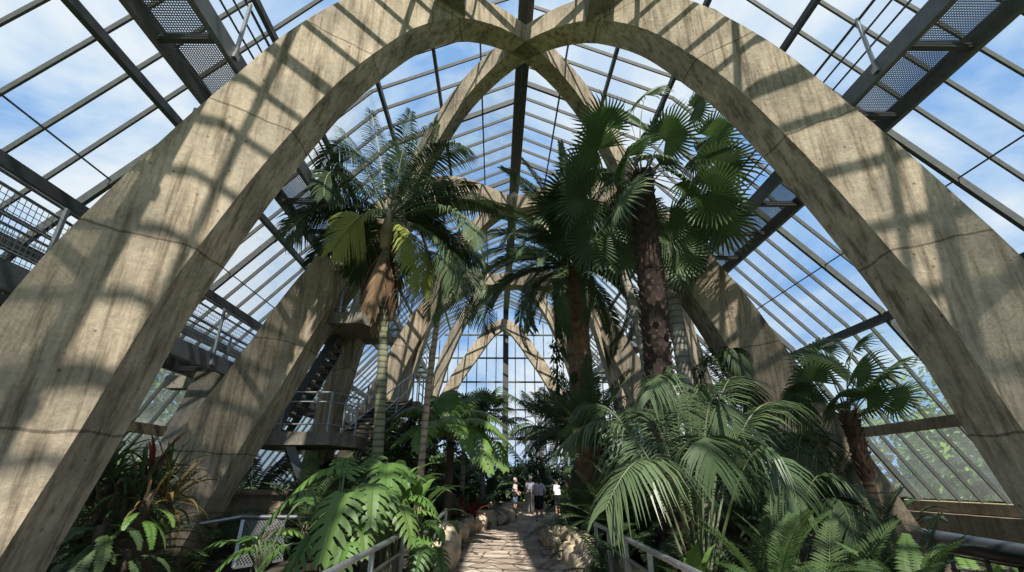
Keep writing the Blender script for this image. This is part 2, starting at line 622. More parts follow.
rng = random.Random(3)
rk = 0
for side in (0, 1):
    y = 10.2
    k = 0
    while y < (23.5 if side == 0 else 21.5):
        e = pedge(y)[side]
        big = (0.95 if side == 0 else 0.6) * rng.uniform(.75, 1.2)
        s_ = -1 if side == 0 else 1
        o = link('rock', rock_mesh(rk, ((0.75 if side == 0 else .55) * rng.uniform(.8, 1.15), big, (.72 if side == 0 else .5) * rng.uniform(.7, 1.25))), None,
                 (e + s_ * 0.22, y, G + (0.24 if side == 0 else .14)), (rng.uniform(-.2, .2), rng.uniform(-.2, .2), rng.uniform(-.4, .4)))
        lab = ('rough tan boulder in the low edging on the left side of the path' if side == 0 else
               'small tan stone in the low edging on the right side of the path')
        tag(o, lab, 'rock', 'edging stones left of the path' if side == 0 else 'edging stones right of the path')
        y += big * 0.92 if side == 0 else big * 0.86
        k += 1
        rk += 1
# second, upper course on the right near the railing
for k in range(5):
    y = 10.4 + k * 0.62
    e = pedge(y)[1]
    o = link('rock', rock_mesh(rk, (0.5, 0.55, 0.34)), None, (e + 0.36, y, G + 0.42), (0, rng.uniform(-.2, .2), rng.uniform(-.3, .3)))
    tag(o, 'small tan stone of the upper course stacked beside the right railing', 'rock', 'upper edging stones')
    rk += 1
# low stone bench wall behind the visitors
wb = MB()
wb.box((0.1, 28.6, G + 0.22), (3.2, 0.5, 0.5))
o = wb.build('low_wall', 'rock')
tag(o, 'low tan stone wall across the path behind the visitors', 'wall', kind='thing')

# ------------------------------------------------------------------ concrete diagonal arches
PROF = [(0, 13.1), (0.5, 13.05), (0.95, 12.9), (1.65, 12.48), (2.1, 12.0), (2.55, 11.4), (3.2, 10.15), (3.7, 9.0), (4.2, 7.5), (4.5, 6.5), (4.85, 5.2),
        (5.1, 4.2), (5.42, 2.4), (5.68, 1.0), (5.95, -0.6)]
PROF_B = [(0, 12.85), (0.8, 12.45), (1.57, 12.1), (2.26, 11.6), (2.87, 10.9), (3.4, 10.15), (4.2, 8.65), (4.75, 7.1), (5.1, 6.0), (5.65, 3.9), (6.15, 2.1), (6.6, 0.2), (6.8, -.6)]


def resample(P, n):
    P = np.array(P, float)
    d = np.r_[0, np.cumsum(np.hypot(*np.diff(P, axis=0).T))]
    # smooth by cubic through densified chord parameter
    t = np.linspace(0, d[-1], n)
    # Catmull-Rom tangents
    tg = np.gradient(P, d, axis=0)
    out = []
    for q in t:
        i = min(max(np.searchsorted(d, q) - 1, 0), len(d) - 2)
        h = d[i + 1] - d[i]
        u = (q - d[i]) / h
        h00, h10 = 2 * u**3 - 3 * u**2 + 1, u**3 - 2 * u**2 + u
        h01, h11 = -2 * u**3 + 3 * u**2, u**3 - u**2
        out.append(h00 * P[i] + h10 * h * tg[i] + h01 * P[i + 1] + h11 * h * tg[i + 1])
    return np.array(out)


def arm(mb, sx, yc, m, T=0.56, D=1.0, D1=None, xs=1.0, cx=0.0, prof=PROF):
    """one arm of a diagonal arch from the crown (0, yc) down to its foot; m < 0 runs towards the camera"""
    P = resample(prof, 48)
    P[:, 0] *= xs
    n = math.hypot(1, m)
    s = P[:, 0] * n
    tg = np.gradient(np.c_[s, P[:, 1]], axis=0)
    tg /= np.linalg.norm(tg, axis=1)[:, None]
    nr = np.c_[-tg[:, 1], tg[:, 0]]
    nr[0] = (0, 1)
    D1 = D if D1 is None else D1
    rings = []
    for i in range(len(P)):
        dd = D + (D1 - D) * min(1.0, P[i, 0] / 3.0) + .10 * max(0, P[i, 0] - 4.2)
        e = np.array([s[i], P[i, 1]]) + nr[i] * dd * (1 if nr[i][1] >= 0 else -1)
        if i == 0:
            e[0] = 0
        r = []
        for (ss, z) in ((s[i], P[i, 1]), (max(e[0], 0), e[1])):
            x = ss / n
            for dy in (0, T * n):
                y = yc + m * x + dy
                r.append((SH(cx + sx * x, y), y, z))
        rings.append((r[0], r[1], r[3], r[2]))
    o = len(mb.v)
    for r in rings:
        mb.v += r
    for i in range(len(rings) - 1):
        for k in range(4):
            mb.f.append((o + 4 * i + k, o + 4 * i + (k + 1) % 4, o + 4 * i + 4 + (k + 1) % 4, o + 4 * i + 4 + k))
    mb.f.append((o, o + 1, o + 2, o + 3))
    e = o + 4 * (len(rings) - 1)
    mb.f.append((e + 3, e + 2, e + 1, e))


def flat_shade(o):
    me = o.data
    me.polygons.foreach_set('use_smooth', [False] * len(me.polygons))
    return o


BAYS = [(9.4, -0.70, 0.82, 1.0, 1.0), (17.7, -1.2, 0.85, 1.0, 0.96), (26.3, -1.2, 0.85, 0.96, 0.96)]
names = ['nearest pair of arches', 'second pair of arches', 'third pair of arches']
for bi, (yc, mf, mb_, xl, xr) in enumerate(BAYS):
    for s_ in (-1, 1):
        xsf = xl if s_ < 0 else xr
        a = MB()
        arm(a, s_, yc, mf, xs=xsf, D=.62, D1=(1.16 if s_ < 0 else 0.94) if bi == 0 else 1.0, prof=PROF if bi == 0 else PROF_B)
        arm(a, -s_, yc, mb_, xs=1.0, D=.62, D1=0.95)
        o = flat_shade(a.build('concrete_arch', 'concrete'))
        where = [['broad foreground concrete arch whose near leg fills the lower left of the view', 'broad foreground concrete arch whose near leg fills the lower right of the view'],
                 ['concrete arch whose near leg stands left, beside the lower walkway and hanging epiphytes', 'concrete arch whose near leg stands right, behind the tall shaggy fan palm'],
                 ['distant concrete arch with its near leg behind the slim pink palm trunk', 'distant concrete arch with its near leg behind the date palm trunk']][bi][0 if s_ < 0 else 1]
        tag(o, where, 'arch', 'diagonal concrete arches')

# longitudinal concrete struts reaching back from the nearest arches
for xx, q in ((-1.9, 'left'), (1.75, 'right')):
    z = 12.95
    a = MB()
    yb = 9.4 - .7 * abs(xx) + .35
    a.beam((SH(xx, yb), yb, z), (SH(xx, -2), -2, z), 0.62, 0.75)
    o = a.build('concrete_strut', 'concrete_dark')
    tag(o, 'short concrete strut meeting the top of the %s front arch overhead' % q, 'strut')
# end arch
EP = [(0, 12.2), (0.5, 11.9), (1.0, 11.3), (1.75, 10.2), (2.6, 8.95), (3.35, 7.6), (4.0, 5.9), (4.4, 4.2), (4.7, 2.2), (4.9, 0)]
a = MB()
for s_ in (-1, 1):
    arm(a, s_, 33.4, 0.0, T=0.5, D=0.85, cx=-0.22, prof=EP)
o = flat_shade(a.build('concrete_arch', 'concrete'))
tag(o, 'smallest concrete arch, framing the tall window at the far end', 'arch')
# outer buttress below the lower walkway beside the second left leg
a = MB()
a.beam(at(220, 376, 11.6), at(138, 548, 10.4), 0.8, 0.6, up=(0, 1, 0))
a.box(at(190, 383, 11.5), (1.0, 0.35, 0.3))
o = a.build('concrete_buttress', 'concrete_dark')  # the darker concrete puts the walkway's shade into the colour
tag(o, 'weathered concrete buttress, coloured dark for shade, leaning under the lower left walkway', 'buttress')

# ------------------------------------------------------------------ glass envelope
RP = [(0, 14.6), (4.5, 12.5), (10.0, 6.3), (11.5, 3.65), (13.0, 1.35)]
Y0, Y1 = -3.6, 35.0


def rz(x):
    for (a, b) in zip(RP, RP[1:]):
        if a[0] <= x <= b[0]:
            return a[1] + (b[1] - a[1]) * (x - a[0]) / (b[0] - a[0])
    return RP[-1][1]


def bar_mesh(s_, pts, w, h):
    mb = MB()
    for a, b in zip(pts, pts[1:]):
        t = Vector((b[0] - a[0], 0, b[1] - a[1])).normalized()
        n = Vector((t.z, 0, -t.x))
        if n.z > 0:
            n = -n
        A = Vector((s_ * a[0], 0, a[1]))
        Bq = Vector((s_ * b[0], 0, b[1]))
        n = Vector((s_ * n.x, 0, n.z))
        mb.beam(A + n * h / 2, Bq + n * h / 2, h, w, up=(0, 1, 0))
    return mb.mesh('glazing_bar', 'bar_paint')


for s_, sd in ((-1, 'left'), (1, 'right')):
    for sect, prof, gm_ in (('ceiling', RP[:3], 'roof_glass'), ('wall', RP[2:], 'wall_glass')):
        root = structure(link(sect + '_' + sd, None),
                         ('sloping glass roof on the %s of the nave' if sect == 'ceiling' else 'sloping glass wall along the %s side') % sd)
        mb = MB()
        o_ = 0
        for (x, z) in prof:
            mb.v += [(SH(s_ * x, Y0), Y0, z + .01), (SH(s_ * x, Y1), Y1, z + .01)]
        for i in range(len(prof) - 1):
            mb.f.append((2 * i, 2 * i + 1, 2 * i + 3, 2 * i + 2))
        mb.build('glass', gm_, root)
        thin = bar_mesh(s_, prof, 0.042, 0.11)
        thick = bar_mesh(s_, prof, 0.09, 0.18)
        k = 0
        dy = .79 if s_ < 0 else .70
        y = 5.89 - dy * 12
        while y < Y1:
            heavy = (k % 6 == 3)
            link('rafter' if heavy else 'glazing_bar', thick if heavy else thin, root, (SH(0, y), y, 0))
            y += dy
            k += 1
        if sect == 'ceiling':
            pur = [(1.3, .05, .07), (2.6, .09, .15), (4.2, .10, .18), (5.7, .10, .16), (7.5, .12, .18), (8.7, .025, .025), (10.0, .16, .22)]
        else:
            pur = [(11.5, .16, .30), (12.95, .2, .14)]
        for x, w, h in pur:
            z = rz(x) - h / 2 - .14
            mb = MB()
            mb.beam((SH(s_ * x, Y0), Y0, z), (SH(s_ * x, Y1), Y1, z), w, h)
            mb.build('purlin', 'concrete_curb' if x == 11.5 else 'beam_paint', root)
# ridge: two dark channels with a walkway rail between
rb = structure(link('beam', None), 'dark double steel ridge beam under the roof peak')
for xx in (-.11, .11):
    mb = MB()
    mb.beam((SH(xx, Y0), Y0, 14.22), (SH(xx, Y1), Y1, 14.22), .20, .36)
    mb.build('ridge_channel', 'beam_paint', rb)
mb = MB()
y = Y0 + .2
while y < Y1:
    mb.box((SH(0, y), y, 14.15), (.4, .08, .10))
    y += 1.58
mb.build('ridge_ties', 'beam_paint', rb)

# far end wall: glazed gable
root = structure(link('wall_back', None), 'tall glazed end wall with steel mullions')
mb = MB()
YE = 35.0
sx0 = SH(0, YE)
pts = [(sx0 - 13, YE, 1.35)] + [(sx0 - x, YE, z) for x, z in RP[::-1][1:]] + [(sx0 + x, YE, z) for x, z in RP[1:]]
pts = [(sx0 - 13, YE, 0)] + [(sx0 - x, YE, z) for x, z in RP[::-1]] + [(sx0 + x, YE, z) for x, z in RP[1:]] + [(sx0 + 13, YE, 0)]
mb.v = pts
mb.f = [tuple(range(len(pts)))]
mb.build('glass', 'wall_glass' if 0 else 'roof_glass', root)
for k in range(-16, 17):
    x = k * 0.72
    mb = MB()
    big = k in (-9, 0, 9)
    mb.beam((sx0 + x, YE - .1, 0), (sx0 + x, YE - .1, rz(abs(x)) - .1), .42 if k == 0 else .06, .12, up=(0, 1, 0))
    mb.build('mullion', 'bar_paint', root)
for z in (2.6, 4.6, 6.6, 8.6, 10.4, 12.2):
    hw = next((x for x in np.arange(0, 13, .1) if rz(x) < z), 13) - .1
    mb = MB()
    mb.beam((sx0 - hw, YE - .12, z), (sx0 + hw, YE - .12, z), .1, .2 if z == 4.6 else .11)
    mb.build('transom', 'bar_paint', root)

# stepped concrete curb under the glass on both sides
for s_, sd in ((-1, 'left'), (1, 'right')):
    mb = MB()
    for (x0, x1, z0, z1) in ((12.62, 13.3, 1.02, 1.30), (12.3, 13.3, -0.2, 1.0)):
        pr = [(x0, z0), (x1, z0), (x1, z1), (x0, z1)]
        o_ = len(mb.v)
        for yy in (Y0, Y1):
            mb.v += [(SH(s_ * x, yy), yy, z) for x, z in pr]
        mb.f += [(o_, o_ + 1, o_ + 2, o_ + 3), (o_ + 7, o_ + 6, o_ + 5, o_ + 4)] + [(o_ + i, o_ + (i + 1) % 4, o_ + 4 + (i + 1) % 4, o_ + 4 + i) for i in range(4)]
    structure(mb.build('baseboard_' + sd, 'concrete_curb'), 'stepped concrete curb under the %s glass wall' % sd)


# ------------------------------------------------------------------ walkways
def walkway(name, label, xi, xo, z, ya, yb, post_dy, mesh_infill=False, rails_on=(0,), lean=0.0, post_m='galvanized', z_rail=1.05, ph=0.0):
    root = thing(name, label, 'walkway', (0, 0, 0))
    sg = 1 if xo > xi else -1
    for x in (xi, xo):
        mb = MB()
        mb.beam((SH(x, ya), ya, z + .04), (SH(x, yb), yb, z + .04), .09, .34)
        mb.build('stringer', 'fascia_paint', root)
    # flange under each stringer, a grating deck, cross members
    mb = MB()
    y = ya + .1
    while y < yb:
        mb = MB()
        mb.box((SH((xi + xo) / 2, y), y, z - .02), (abs(xo - xi), .10, .12))
        mb.build('cross_member', 'beam_paint', root)
        y += 1.58
    mb = MB()
    mb.v = [(SH(xi, ya), ya, z + .12), (SH(xo, ya), ya, z + .12), (SH(xo, yb), yb, z + .12), (SH(xi, yb), yb, z + .12)]
    mb.f = [(0, 1, 2, 3)]
    mb.build('grating', 'grating', root)
    for k in rails_on:
        x = (xi, xo)[k]
        zz = [.35, .7, z_rail] if not mesh_infill else [.14, .55, .9, z_rail]
        for q in zz:
            mb = MB()
            r_ = .026 if q == z_rail else .018
            mb.tube([(SH(x + lean * sg * q, ya), ya, z + .2 + q), (SH(x + lean * sg * q, yb), yb, z + .2 + q)], r_, 8)
            mb.build('handrail' if q == z_rail else 'mid_rail', 'beam_paint' if not mesh_infill else 'fascia_paint', root)
        y = ya + .5 + ph
        while y < yb:
            mb = MB()
            mb.beam((SH(x - sg * .05, y), y, z - .05), (SH(x - sg * .05 + lean * sg * z_rail, y), y, z + .2 + z_rail), .05, .05, up=(0, 1, 0))
            post = mb.build('post', post_m, root)
            mb = MB()
            mb.box((SH(x - sg * .05, y), y, z), (.09, .12, .10))
            mb.build('post_foot', post_m, post)
            y += post_dy
        if mesh_infill:
            mb = MB()
            mb.v = [(SH(x, ya), ya, z + .36), (SH(x, yb), yb, z + .36), (SH(x, yb), yb, z + .2 + .88), (SH(x, ya), ya, z + .2 + .88)]
            mb.f = [(0, 1, 2, 3)]
            mb.build('mesh_infill', 'infill_mesh', root)
    if mesh_infill:
        mb = MB()
        mb.beam((SH(xi - .08, ya), ya, z + .2 + z_rail + .16), (SH(xi - .08, yb), yb, z + .2 + z_rail + .16), .13, .17)
        mb.build('top_beam', 'beam_paint', root)
    return root


walkway('maintenance_walkway', 'high steel maintenance walkway running under the left roof slope', -5.2, -6.2, 8.45, -2.5, 34, 2.37, rails_on=(0,), ph=.75)
walkway('maintenance_walkway', 'high steel maintenance walkway running under the right roof slope', 5.85, 7.0, 8.45, -2.5, 34, 2.37, rails_on=(0,), ph=.9)
walkway('maintenance_walkway', 'lower left walkway with mesh-filled railing above the epiphytes', -7.0, -7.95, 4.28, -2, 34, 2.15, mesh_infill=True, rails_on=(0, 1), post_m='rail_steel', ph=1.0)
# floodlights clipped under the walkways
for loc, lab in (((-6.45, 7.05, 8.25), 'small grey floodlight at the end of the high left walkway'), ((7.1, 7.55, 8.22), 'small grey floodlight under the high right walkway'),
                 ((-6.75, 5.15, 4.0), 'grey floodlight under the lower walkway at the left picture edge')):
    t = thing('floodlight', lab, 'light', loc)
    mb = MB()
    mb.tube([(0, 0, .02), (0, .03, -.05), (0, .10, -.16)], [.05, .08, .10], 12)
    mb.build('housing', 'galvanized', t, True)
    mb = MB()
    mb.tube([(0, .1, -.16), (0, .108, -.175)], [.088, .085], 12)
    mb.build('lens', 'cloth_white', t)
    mb = MB()
    mb.beam((0, 0, .2), (0, 0, .0), .04, .02)
    mb.build('bracket', 'beam_paint', t)


# ------------------------------------------------------------------ landings and stairs on the left
def rail_run(root, pts, h, rails, posts=True, r=.022, m='rail_steel', pw=.045):
    pts = [Vector(p) for p in pts]
    for q in rails:
        mb = MB()
        mb.tube([p + Vector((0, 0, q)) for p in pts], r if q == h else r * .8, 8)
        mb.build('handrail' if q == h else 'mid_rail', m, root)
    if posts:
        for p in pts:
            mb = MB()
            mb.beam(p - Vector((0, 0, .15)), p + Vector((0, 0, h)), pw, pw, up=(0, 1, 0))
            mb.build('post', m, root)


def slab(mb, poly, z0, z1):
    n = len(poly)
    o = len(mb.v)
    mb.v += [(x, y, z0) for x, y in poly] + [(x, y, z1) for x, y in poly]
    mb.f += [tuple(o + i for i in range(n))[::-1], tuple(o + n + i for i in range(n))]
    mb.f += [(o + i, o + (i + 1) % n, o + n + (i + 1) % n, o + n + i) for i in range(n)]


zl = 2.98
t = thing('stair_landing', 'lower concrete stair landing with steel railing, left behind the monstera', 'landing', (0, 0, 0))
mb = MB()
slab(mb, [(-7.0, 11.9), (-4.78, 11.9), (-4.42, 13.0), (-4.5, 14.2), (-7.2, 14.2)], zl - .30, zl)
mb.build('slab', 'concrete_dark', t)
rail_run(t, [(-6.9, 11.95, zl), (-6.0, 11.95, zl), (-4.85, 11.95, zl), (-4.48, 12.95, zl)], .95, (.18, .72, .95))
zu = 6.02
t = thing('stair_landing', 'upper concrete stair landing with steel railing beside the tall left palm', 'landing', (0, 0, 0))
mb = MB()
slab(mb, [(-6.2, 11.85), (-4.32, 11.85), (-4.0, 12.5), (-4.0, 14.0), (-6.2, 14.0)], zu - .30, zu)
mb.build('slab', 'concrete_dark', t)
rail_run(t, [(-5.8, 11.9, zu), (-4.95, 11.9, zu), (-4.36, 11.9, zu), (-4.05, 12.5, zu)], .95, (.15, .72, .95))


def staircase(label, a, b, w, n, rails=True, wdir=None):
    t = thing('staircase', label, 'stairs', (0, 0, 0))
    a, b = Vector(a), Vector(b)
    d = Vector((b.x - a.x, b.y - a.y, 0)).normalized()
    sd = Vector((-d.y, d.x, 0))
    for s_ in (-1, 1):
        mb = MB()
        mb.beam(a + sd * (s_ * w / 2), b + sd * (s_ * w / 2), .05, .2)
        mb.build('stringer', 'pipe_black', t)
    for i in range(n):
        p = a.lerp(b, (i + .5) / n)
        mb = MB()
        rot = Matrix.Rotation(math.atan2(d.y, d.x), 3, 'Z')
        mb.box(p + Vector((0, 0, .03)), (.27, w, .045), rot)
        mb.build('tread', 'concrete_dark', t)
    if rails:
        for s_ in (-1, 1):
            rail_run(t, [a + sd * (s_ * w / 2), a.lerp(b, .5) + sd * (s_ * w / 2), b + sd * (s_ * w / 2)], .95, (.5, .95))
    return t


staircase('steel stair climbing from the lower landing towards the third leg', (-4.45, 13.2, zl), (-4.1, 16.0, zl + 1.35), .95, 9)
staircase('open-riser stair descending below the lower landing', (-6.0, 12.5, zl - .2), (-5.0, 13.0, G + .2), .8, 11, rails=False)
staircase('open-riser stair climbing behind the second leg to the upper landing', (-6.6, 13.3, zl), (-5.3, 13.4, zu - .1), .9, 14, rails=False)
# platform where the right-going stair arrives
t = thing('stair_landing', 'small far concrete platform at the top of the climbing stair', 'landing', (0, 0, 0))
mb = MB()
slab(mb, [(-4.7, 16.0), (-3.4, 16.0), (-3.4, 17.4), (-4.7, 17.4)], zl + 1.0, zl + 1.35)
mb.build('slab', 'concrete', t)
rail_run(t, [(-3.45, 16.05, zl + 1.35), (-3.45, 16.8, zl + 1.35), (-3.45, 17.35, zl + 1.35)], .95, (.3, .62, .95))

# low railing and planter, left, on the basement walk
t = thing('railing', 'short grey railing with leaning mesh panel by the low planter', 'railing', (0, 0, 0))
rp = [at(200, 524, 9.6), at(241, 517, 9.9), at(318, 517, 9.9)]
mb = MB()
mb.tube(rp, .035, 8)
mb.build('handrail', 'rail_steel', t)
pa, pb = at(243, 520, 9.9), at(233, 568, 9.7)
mb = MB()
mb.beam(pa, pb, .06, .06)
mb.build('post', 'rail_steel', t)
pc, pd = at(285, 520, 9.9), at(283, 560, 9.7)
mb = MB()
mb.beam(pb, pd, .04, .04)
mb.build('mid_rail', 'rail_steel', t)
mb = MB()
mb.v = [tuple(p) for p in (pa, pb, pd, pc)]
mb.f = [(0, 1, 2, 3)]
mb.build('mesh_infill', 'diamond_mesh_cross', t)
pa = at(218, 500, 12.2)
mb = MB()
mb.box((pa.x + .6, 12.5, .75), (2.6, .7, 1.7))
mb.box((pa.x + .9, 12.5, 1.63), (3.4, .9, .10))
o = mb.build('planter', 'concrete_curb')
tag(o, 'low tan concrete planter box between the left legs', 'planter')

# big dark pipe on posts, lower right
t = thing('pipe', 'thick black pipe rail on posts below the right glass wall', 'pipe', (7.5, 7, 0))
mb = MB()
mb.tube([(0, -6.5, .74), (0, 0.6, .80), (.05, 4.6, .92), (.1, 12, 1.0)], .17, 16)
mb.build('pipe_body', 'pipe_black', t, True)
for k, yy in enumerate((-4, -2.2, -.4, .25, .8, 1.35, 1.9, 2.6, 3.6, 5, 7, 9)):
    mb = MB()
    mb.beam((.02, yy, -.2 + 0), (.02, yy, .72), .05, .05, up=(0, 1, 0))
    mb.build('post', 'pipe_black', t)
mb = MB()
mb.beam((0, -6.5, .56), (.1, 11.8, .74), .03, .03)
mb.build('lower_rail', 'pipe_black', t)


# ------------------------------------------------------------------ footbridge railings
def bridge_rail(label, x, y0, y1, zt, dy, ph):
    t = thing('railing', label, 'railing', (x, 0, G))
    z = zt - G
    mb = MB()
    mb.tube([(0, y0, z), (0, y1 - .06, z), (0, y1, z - .03)], .036, 10)
    mb.build('handrail', 'rail_steel', t, True)
    mb = MB()
    mb.tube([(0, y0, z - .26), (0, y1, z - .26)], .024, 8)
    mb.build('mid_rail', 'rail_steel', t, True)
    mb = MB()
    mb.tube([(0, y0, .08), (0, y1, .08)], .024, 8)
    mb.build('mid_rail', 'rail_steel', t, True)
    y = y1 - ph
    while y > y0:
        mb = MB()
        mb.beam((0, y, -.3), (0, y, z), .055, .055, up=(0, 1, 0))
        mb.build('post', 'rail_steel', t)
        y -= dy
    mb = MB()
    mb.v = [(0, y0, .1), (0, y1, .1), (0, y1, z - .27), (0, y0, z - .27)]
    mb.f = [(0, 1, 2, 3)]
    mb.build('mesh_infill', 'diamond_mesh', t)
    return t


RB = 0.80
bridge_rail('grey steel footbridge railing with mesh infill on the right of the path', 1.27, 0.4, 10.4, EYE.z - RB, 1.25, .06)
bridge_rail('grey steel footbridge railing on the left, running up to the monstera', -2.15, 0.4, 8.6, EYE.z - RB, 1.9, .06)
t = thing('railing', 'short far grey railing among leaves, left of the path', 'railing', (0, 0, 0))
a0, b0 = at(417, 541, 9.3), at(446, 510, 11.6)
mb = MB()
mb.tube([a0, b0, b0 - Vector((0, 0, .1))], .034, 8)
mb.build('handrail', 'rail_steel', t)
for k in (0, .5, 1):
    p = a0.lerp(b0, k)
    mb = MB()
    mb.beam(p, (p.x, p.y, G - .2), .05, .05, up=(0, 1, 0))
    mb.build('post', 'rail_steel', t)
mb = MB()
mb.tube([a0 - Vector((0, 0, .26)), b0 - Vector((0, 0, .26))], .024, 8)
mb.build('mid_rail', 'rail_steel', t)
# bridge deck
mb = MB()
mb.box((-.44, 4.6, G - .12), (3.5, 11.4, .3))
structure(mb.build('slab', 'concrete_curb'), 'concrete footbridge deck under the camera')


# ------------------------------------------------------------------ leaf meshes
def arc(L, e0, e1, n=14, pw=1.0, x0=0.0):
    p = Vector((x0, 0, 0))
    out = [p.copy()]
    for i in range(n):
        t = (i + .5) / n
        e = R(e0 + (e1 - e0) * t ** pw)
        p = p + Vector((math.cos(e), 0, math.sin(e))) * (L / n)
        out.append(p.copy())
    return out


def bez(a, b, c, n=16):
    """curve from a through b (at its middle) to c"""
    a, b, c = Vector(a), Vector(b), Vector(c)
    k = b * 2 - (a + c) * .5
    return [a * (1 - t) ** 2 + k * (2 * t * (1 - t)) + c * t * t for t in [i / n for i in range(n + 1)]]


def along(pts, t):
    x = t * (len(pts) - 1)
    i = min(int(x), len(pts) - 2)
    return pts[i].lerp(pts[i + 1], x - i), (pts[i + 1] - pts[i]).normalized()


def pinnate(mb, pts, n, ll, lw, fwd=.45, vee=.3, droop=.35, start=.16, rr=.014, rng=random, side=None, tipl=.4, basel=.5, mr=None):
    (mr or mb).tube(pts, [rr * (1 - .8 * i / (len(pts) - 1)) for i in range(len(pts))], 4, False)
    dn = Vector((0, 0, -1))
    for i in range(n):
        t = start + (1 - start) * i / (n - 1)
        p, T = along(pts, min(t, .999))
        Sd = T.cross(Vector((0, 0, 1)))
        if Sd.length < (.15 if side is None else .62):
            S2 = Vector((0, 1, 0)) if side is None else Vector(side)
            S2 = (S2 - T * S2.dot(T)).normalized()
            if side is not None and Sd.length > .02 and S2.dot(Sd) < 0:
                S2 = -S2
            Sd = S2
        Sd.normalize()
        N = Sd.cross(T)
        u = (t - start) / (1 - start)
        l0 = ll * min(1, basel + u / .25 * (1 - basel)) * (1 - (1 - tipl) * max(0, (u - .45) / .55) ** 1.6)
        fw = fwd + .9 * max(0, u - .7) / .3 * .8
        for s_ in (-1, 1):
            l = l0 * rng.uniform(.88, 1.08)
            d = (Sd * s_ + T * (fw + rng.uniform(-.08, .08)) + N * (vee + rng.uniform(-.06, .06))).normalized()
            w = d.cross(N)
            w.normalize()
            w *= lw * .5
            dr = droop * rng.uniform(.8, 1.2) * l
            q1 = p + d * (l * .36) + dn * (dr * .10)
            q2 = p + d * (l * .70) + dn * (dr * .42)
            q3 = p + d * (l * .97) + dn * (dr * .95)
            mb.add([p - w * .4, p + w * .4, q1 + w, q1 - w, q2 + w * .75, q2 - w * .75, q3],
                   [(0, 1, 2, 3), (3, 2, 4, 5), (5, 4, 6)])


def fan(mb, Rr, pet, n=30, span=290, split=.52, droop=.25, cup=.18, rng=random, pr=.014, mp=None):
    pp = arc(pet, 8, -12, 6)
    (mp or mb).tube(pp, [pr * (1.2 - .5 * i / 6) for i in range(7)], 5, False)
    P = pp[-1]
    tilt = Matrix.Rotation(R(18), 3, 'Y')

    def pt(r, a, lift=0):
        x, y = r * math.cos(a), r * math.sin(a)
        z = -cup * abs(y) ** 1.3 / Rr ** .3 + lift - .06 * r
        return P + tilt @ Vector((x, y, z))
    a0 = -R(span) / 2
    da = R(span) / n
    base = len(mb.v)
    for i in range(n):
        aa, am, ab = a0 + da * i, a0 + da * (i + .5), a0 + da * (i + 1)
        rr_ = Rr * (0.72 + .28 * math.cos(am * .5)) * rng.uniform(.9, 1.05)
        rs = rr_ * split
        A, Mi, Bq = pt(rs, aa), pt(rs, am, .05 * rs), pt(rs, ab)
        d1 = droop * rng.uniform(.6, 1.3)
        w = da * rs * .34
        mid = pt(rr_ * .8, am) + Vector((0, 0, -d1 * rr_ * .12))
        tip = pt(rr_ * .98, am) + Vector((0, 0, -d1 * rr_ * .62))
        sd = (Bq - A).normalized()
        mb.add([P, A, Mi, Bq, mid - sd * w, mid + sd * w, tip],
               [(0, 1, 2), (0, 2, 3), (1, 4, 2), (2, 4, 5), (2, 5, 3), (4, 6, 5)])


def blade(mb, pts, W, fold=.25, wave=0.0, prof=None, rng=random):
    """a whole leaf along a midrib curve"""
    n = len(pts) - 1
    prof = prof or (lambda t: math.sin(PI * min(1, t * 1.02) ** .75) ** .8 if 0 < t < .98 else 0.02)
    o = len(mb.v)
    for i, p in enumerate(pts):
        t = i / n
        T = (pts[min(i + 1, n)] - pts[max(i - 1, 0)]).normalized()
        Sd = T.cross(Vector((0, 0, 1)))
        if Sd.length < .1:
            Sd = Vector((0, 1, 0))
        Sd.normalize()
        N = Sd.cross(T)
        w = W * .5 * max(prof(t), .015)
        wv = wave * math.sin(i * 1.9) * W
        mb.v += [tuple(p - Sd * w + N * (fold * w + wv)), tuple(p), tuple(p + Sd * w + N * (fold * w - wv))]
    for i in range(n):
        a = o + 3 * i
        mb.f += [(a, a + 1, a + 4, a + 3), (a + 1, a + 2, a + 5, a + 4)]


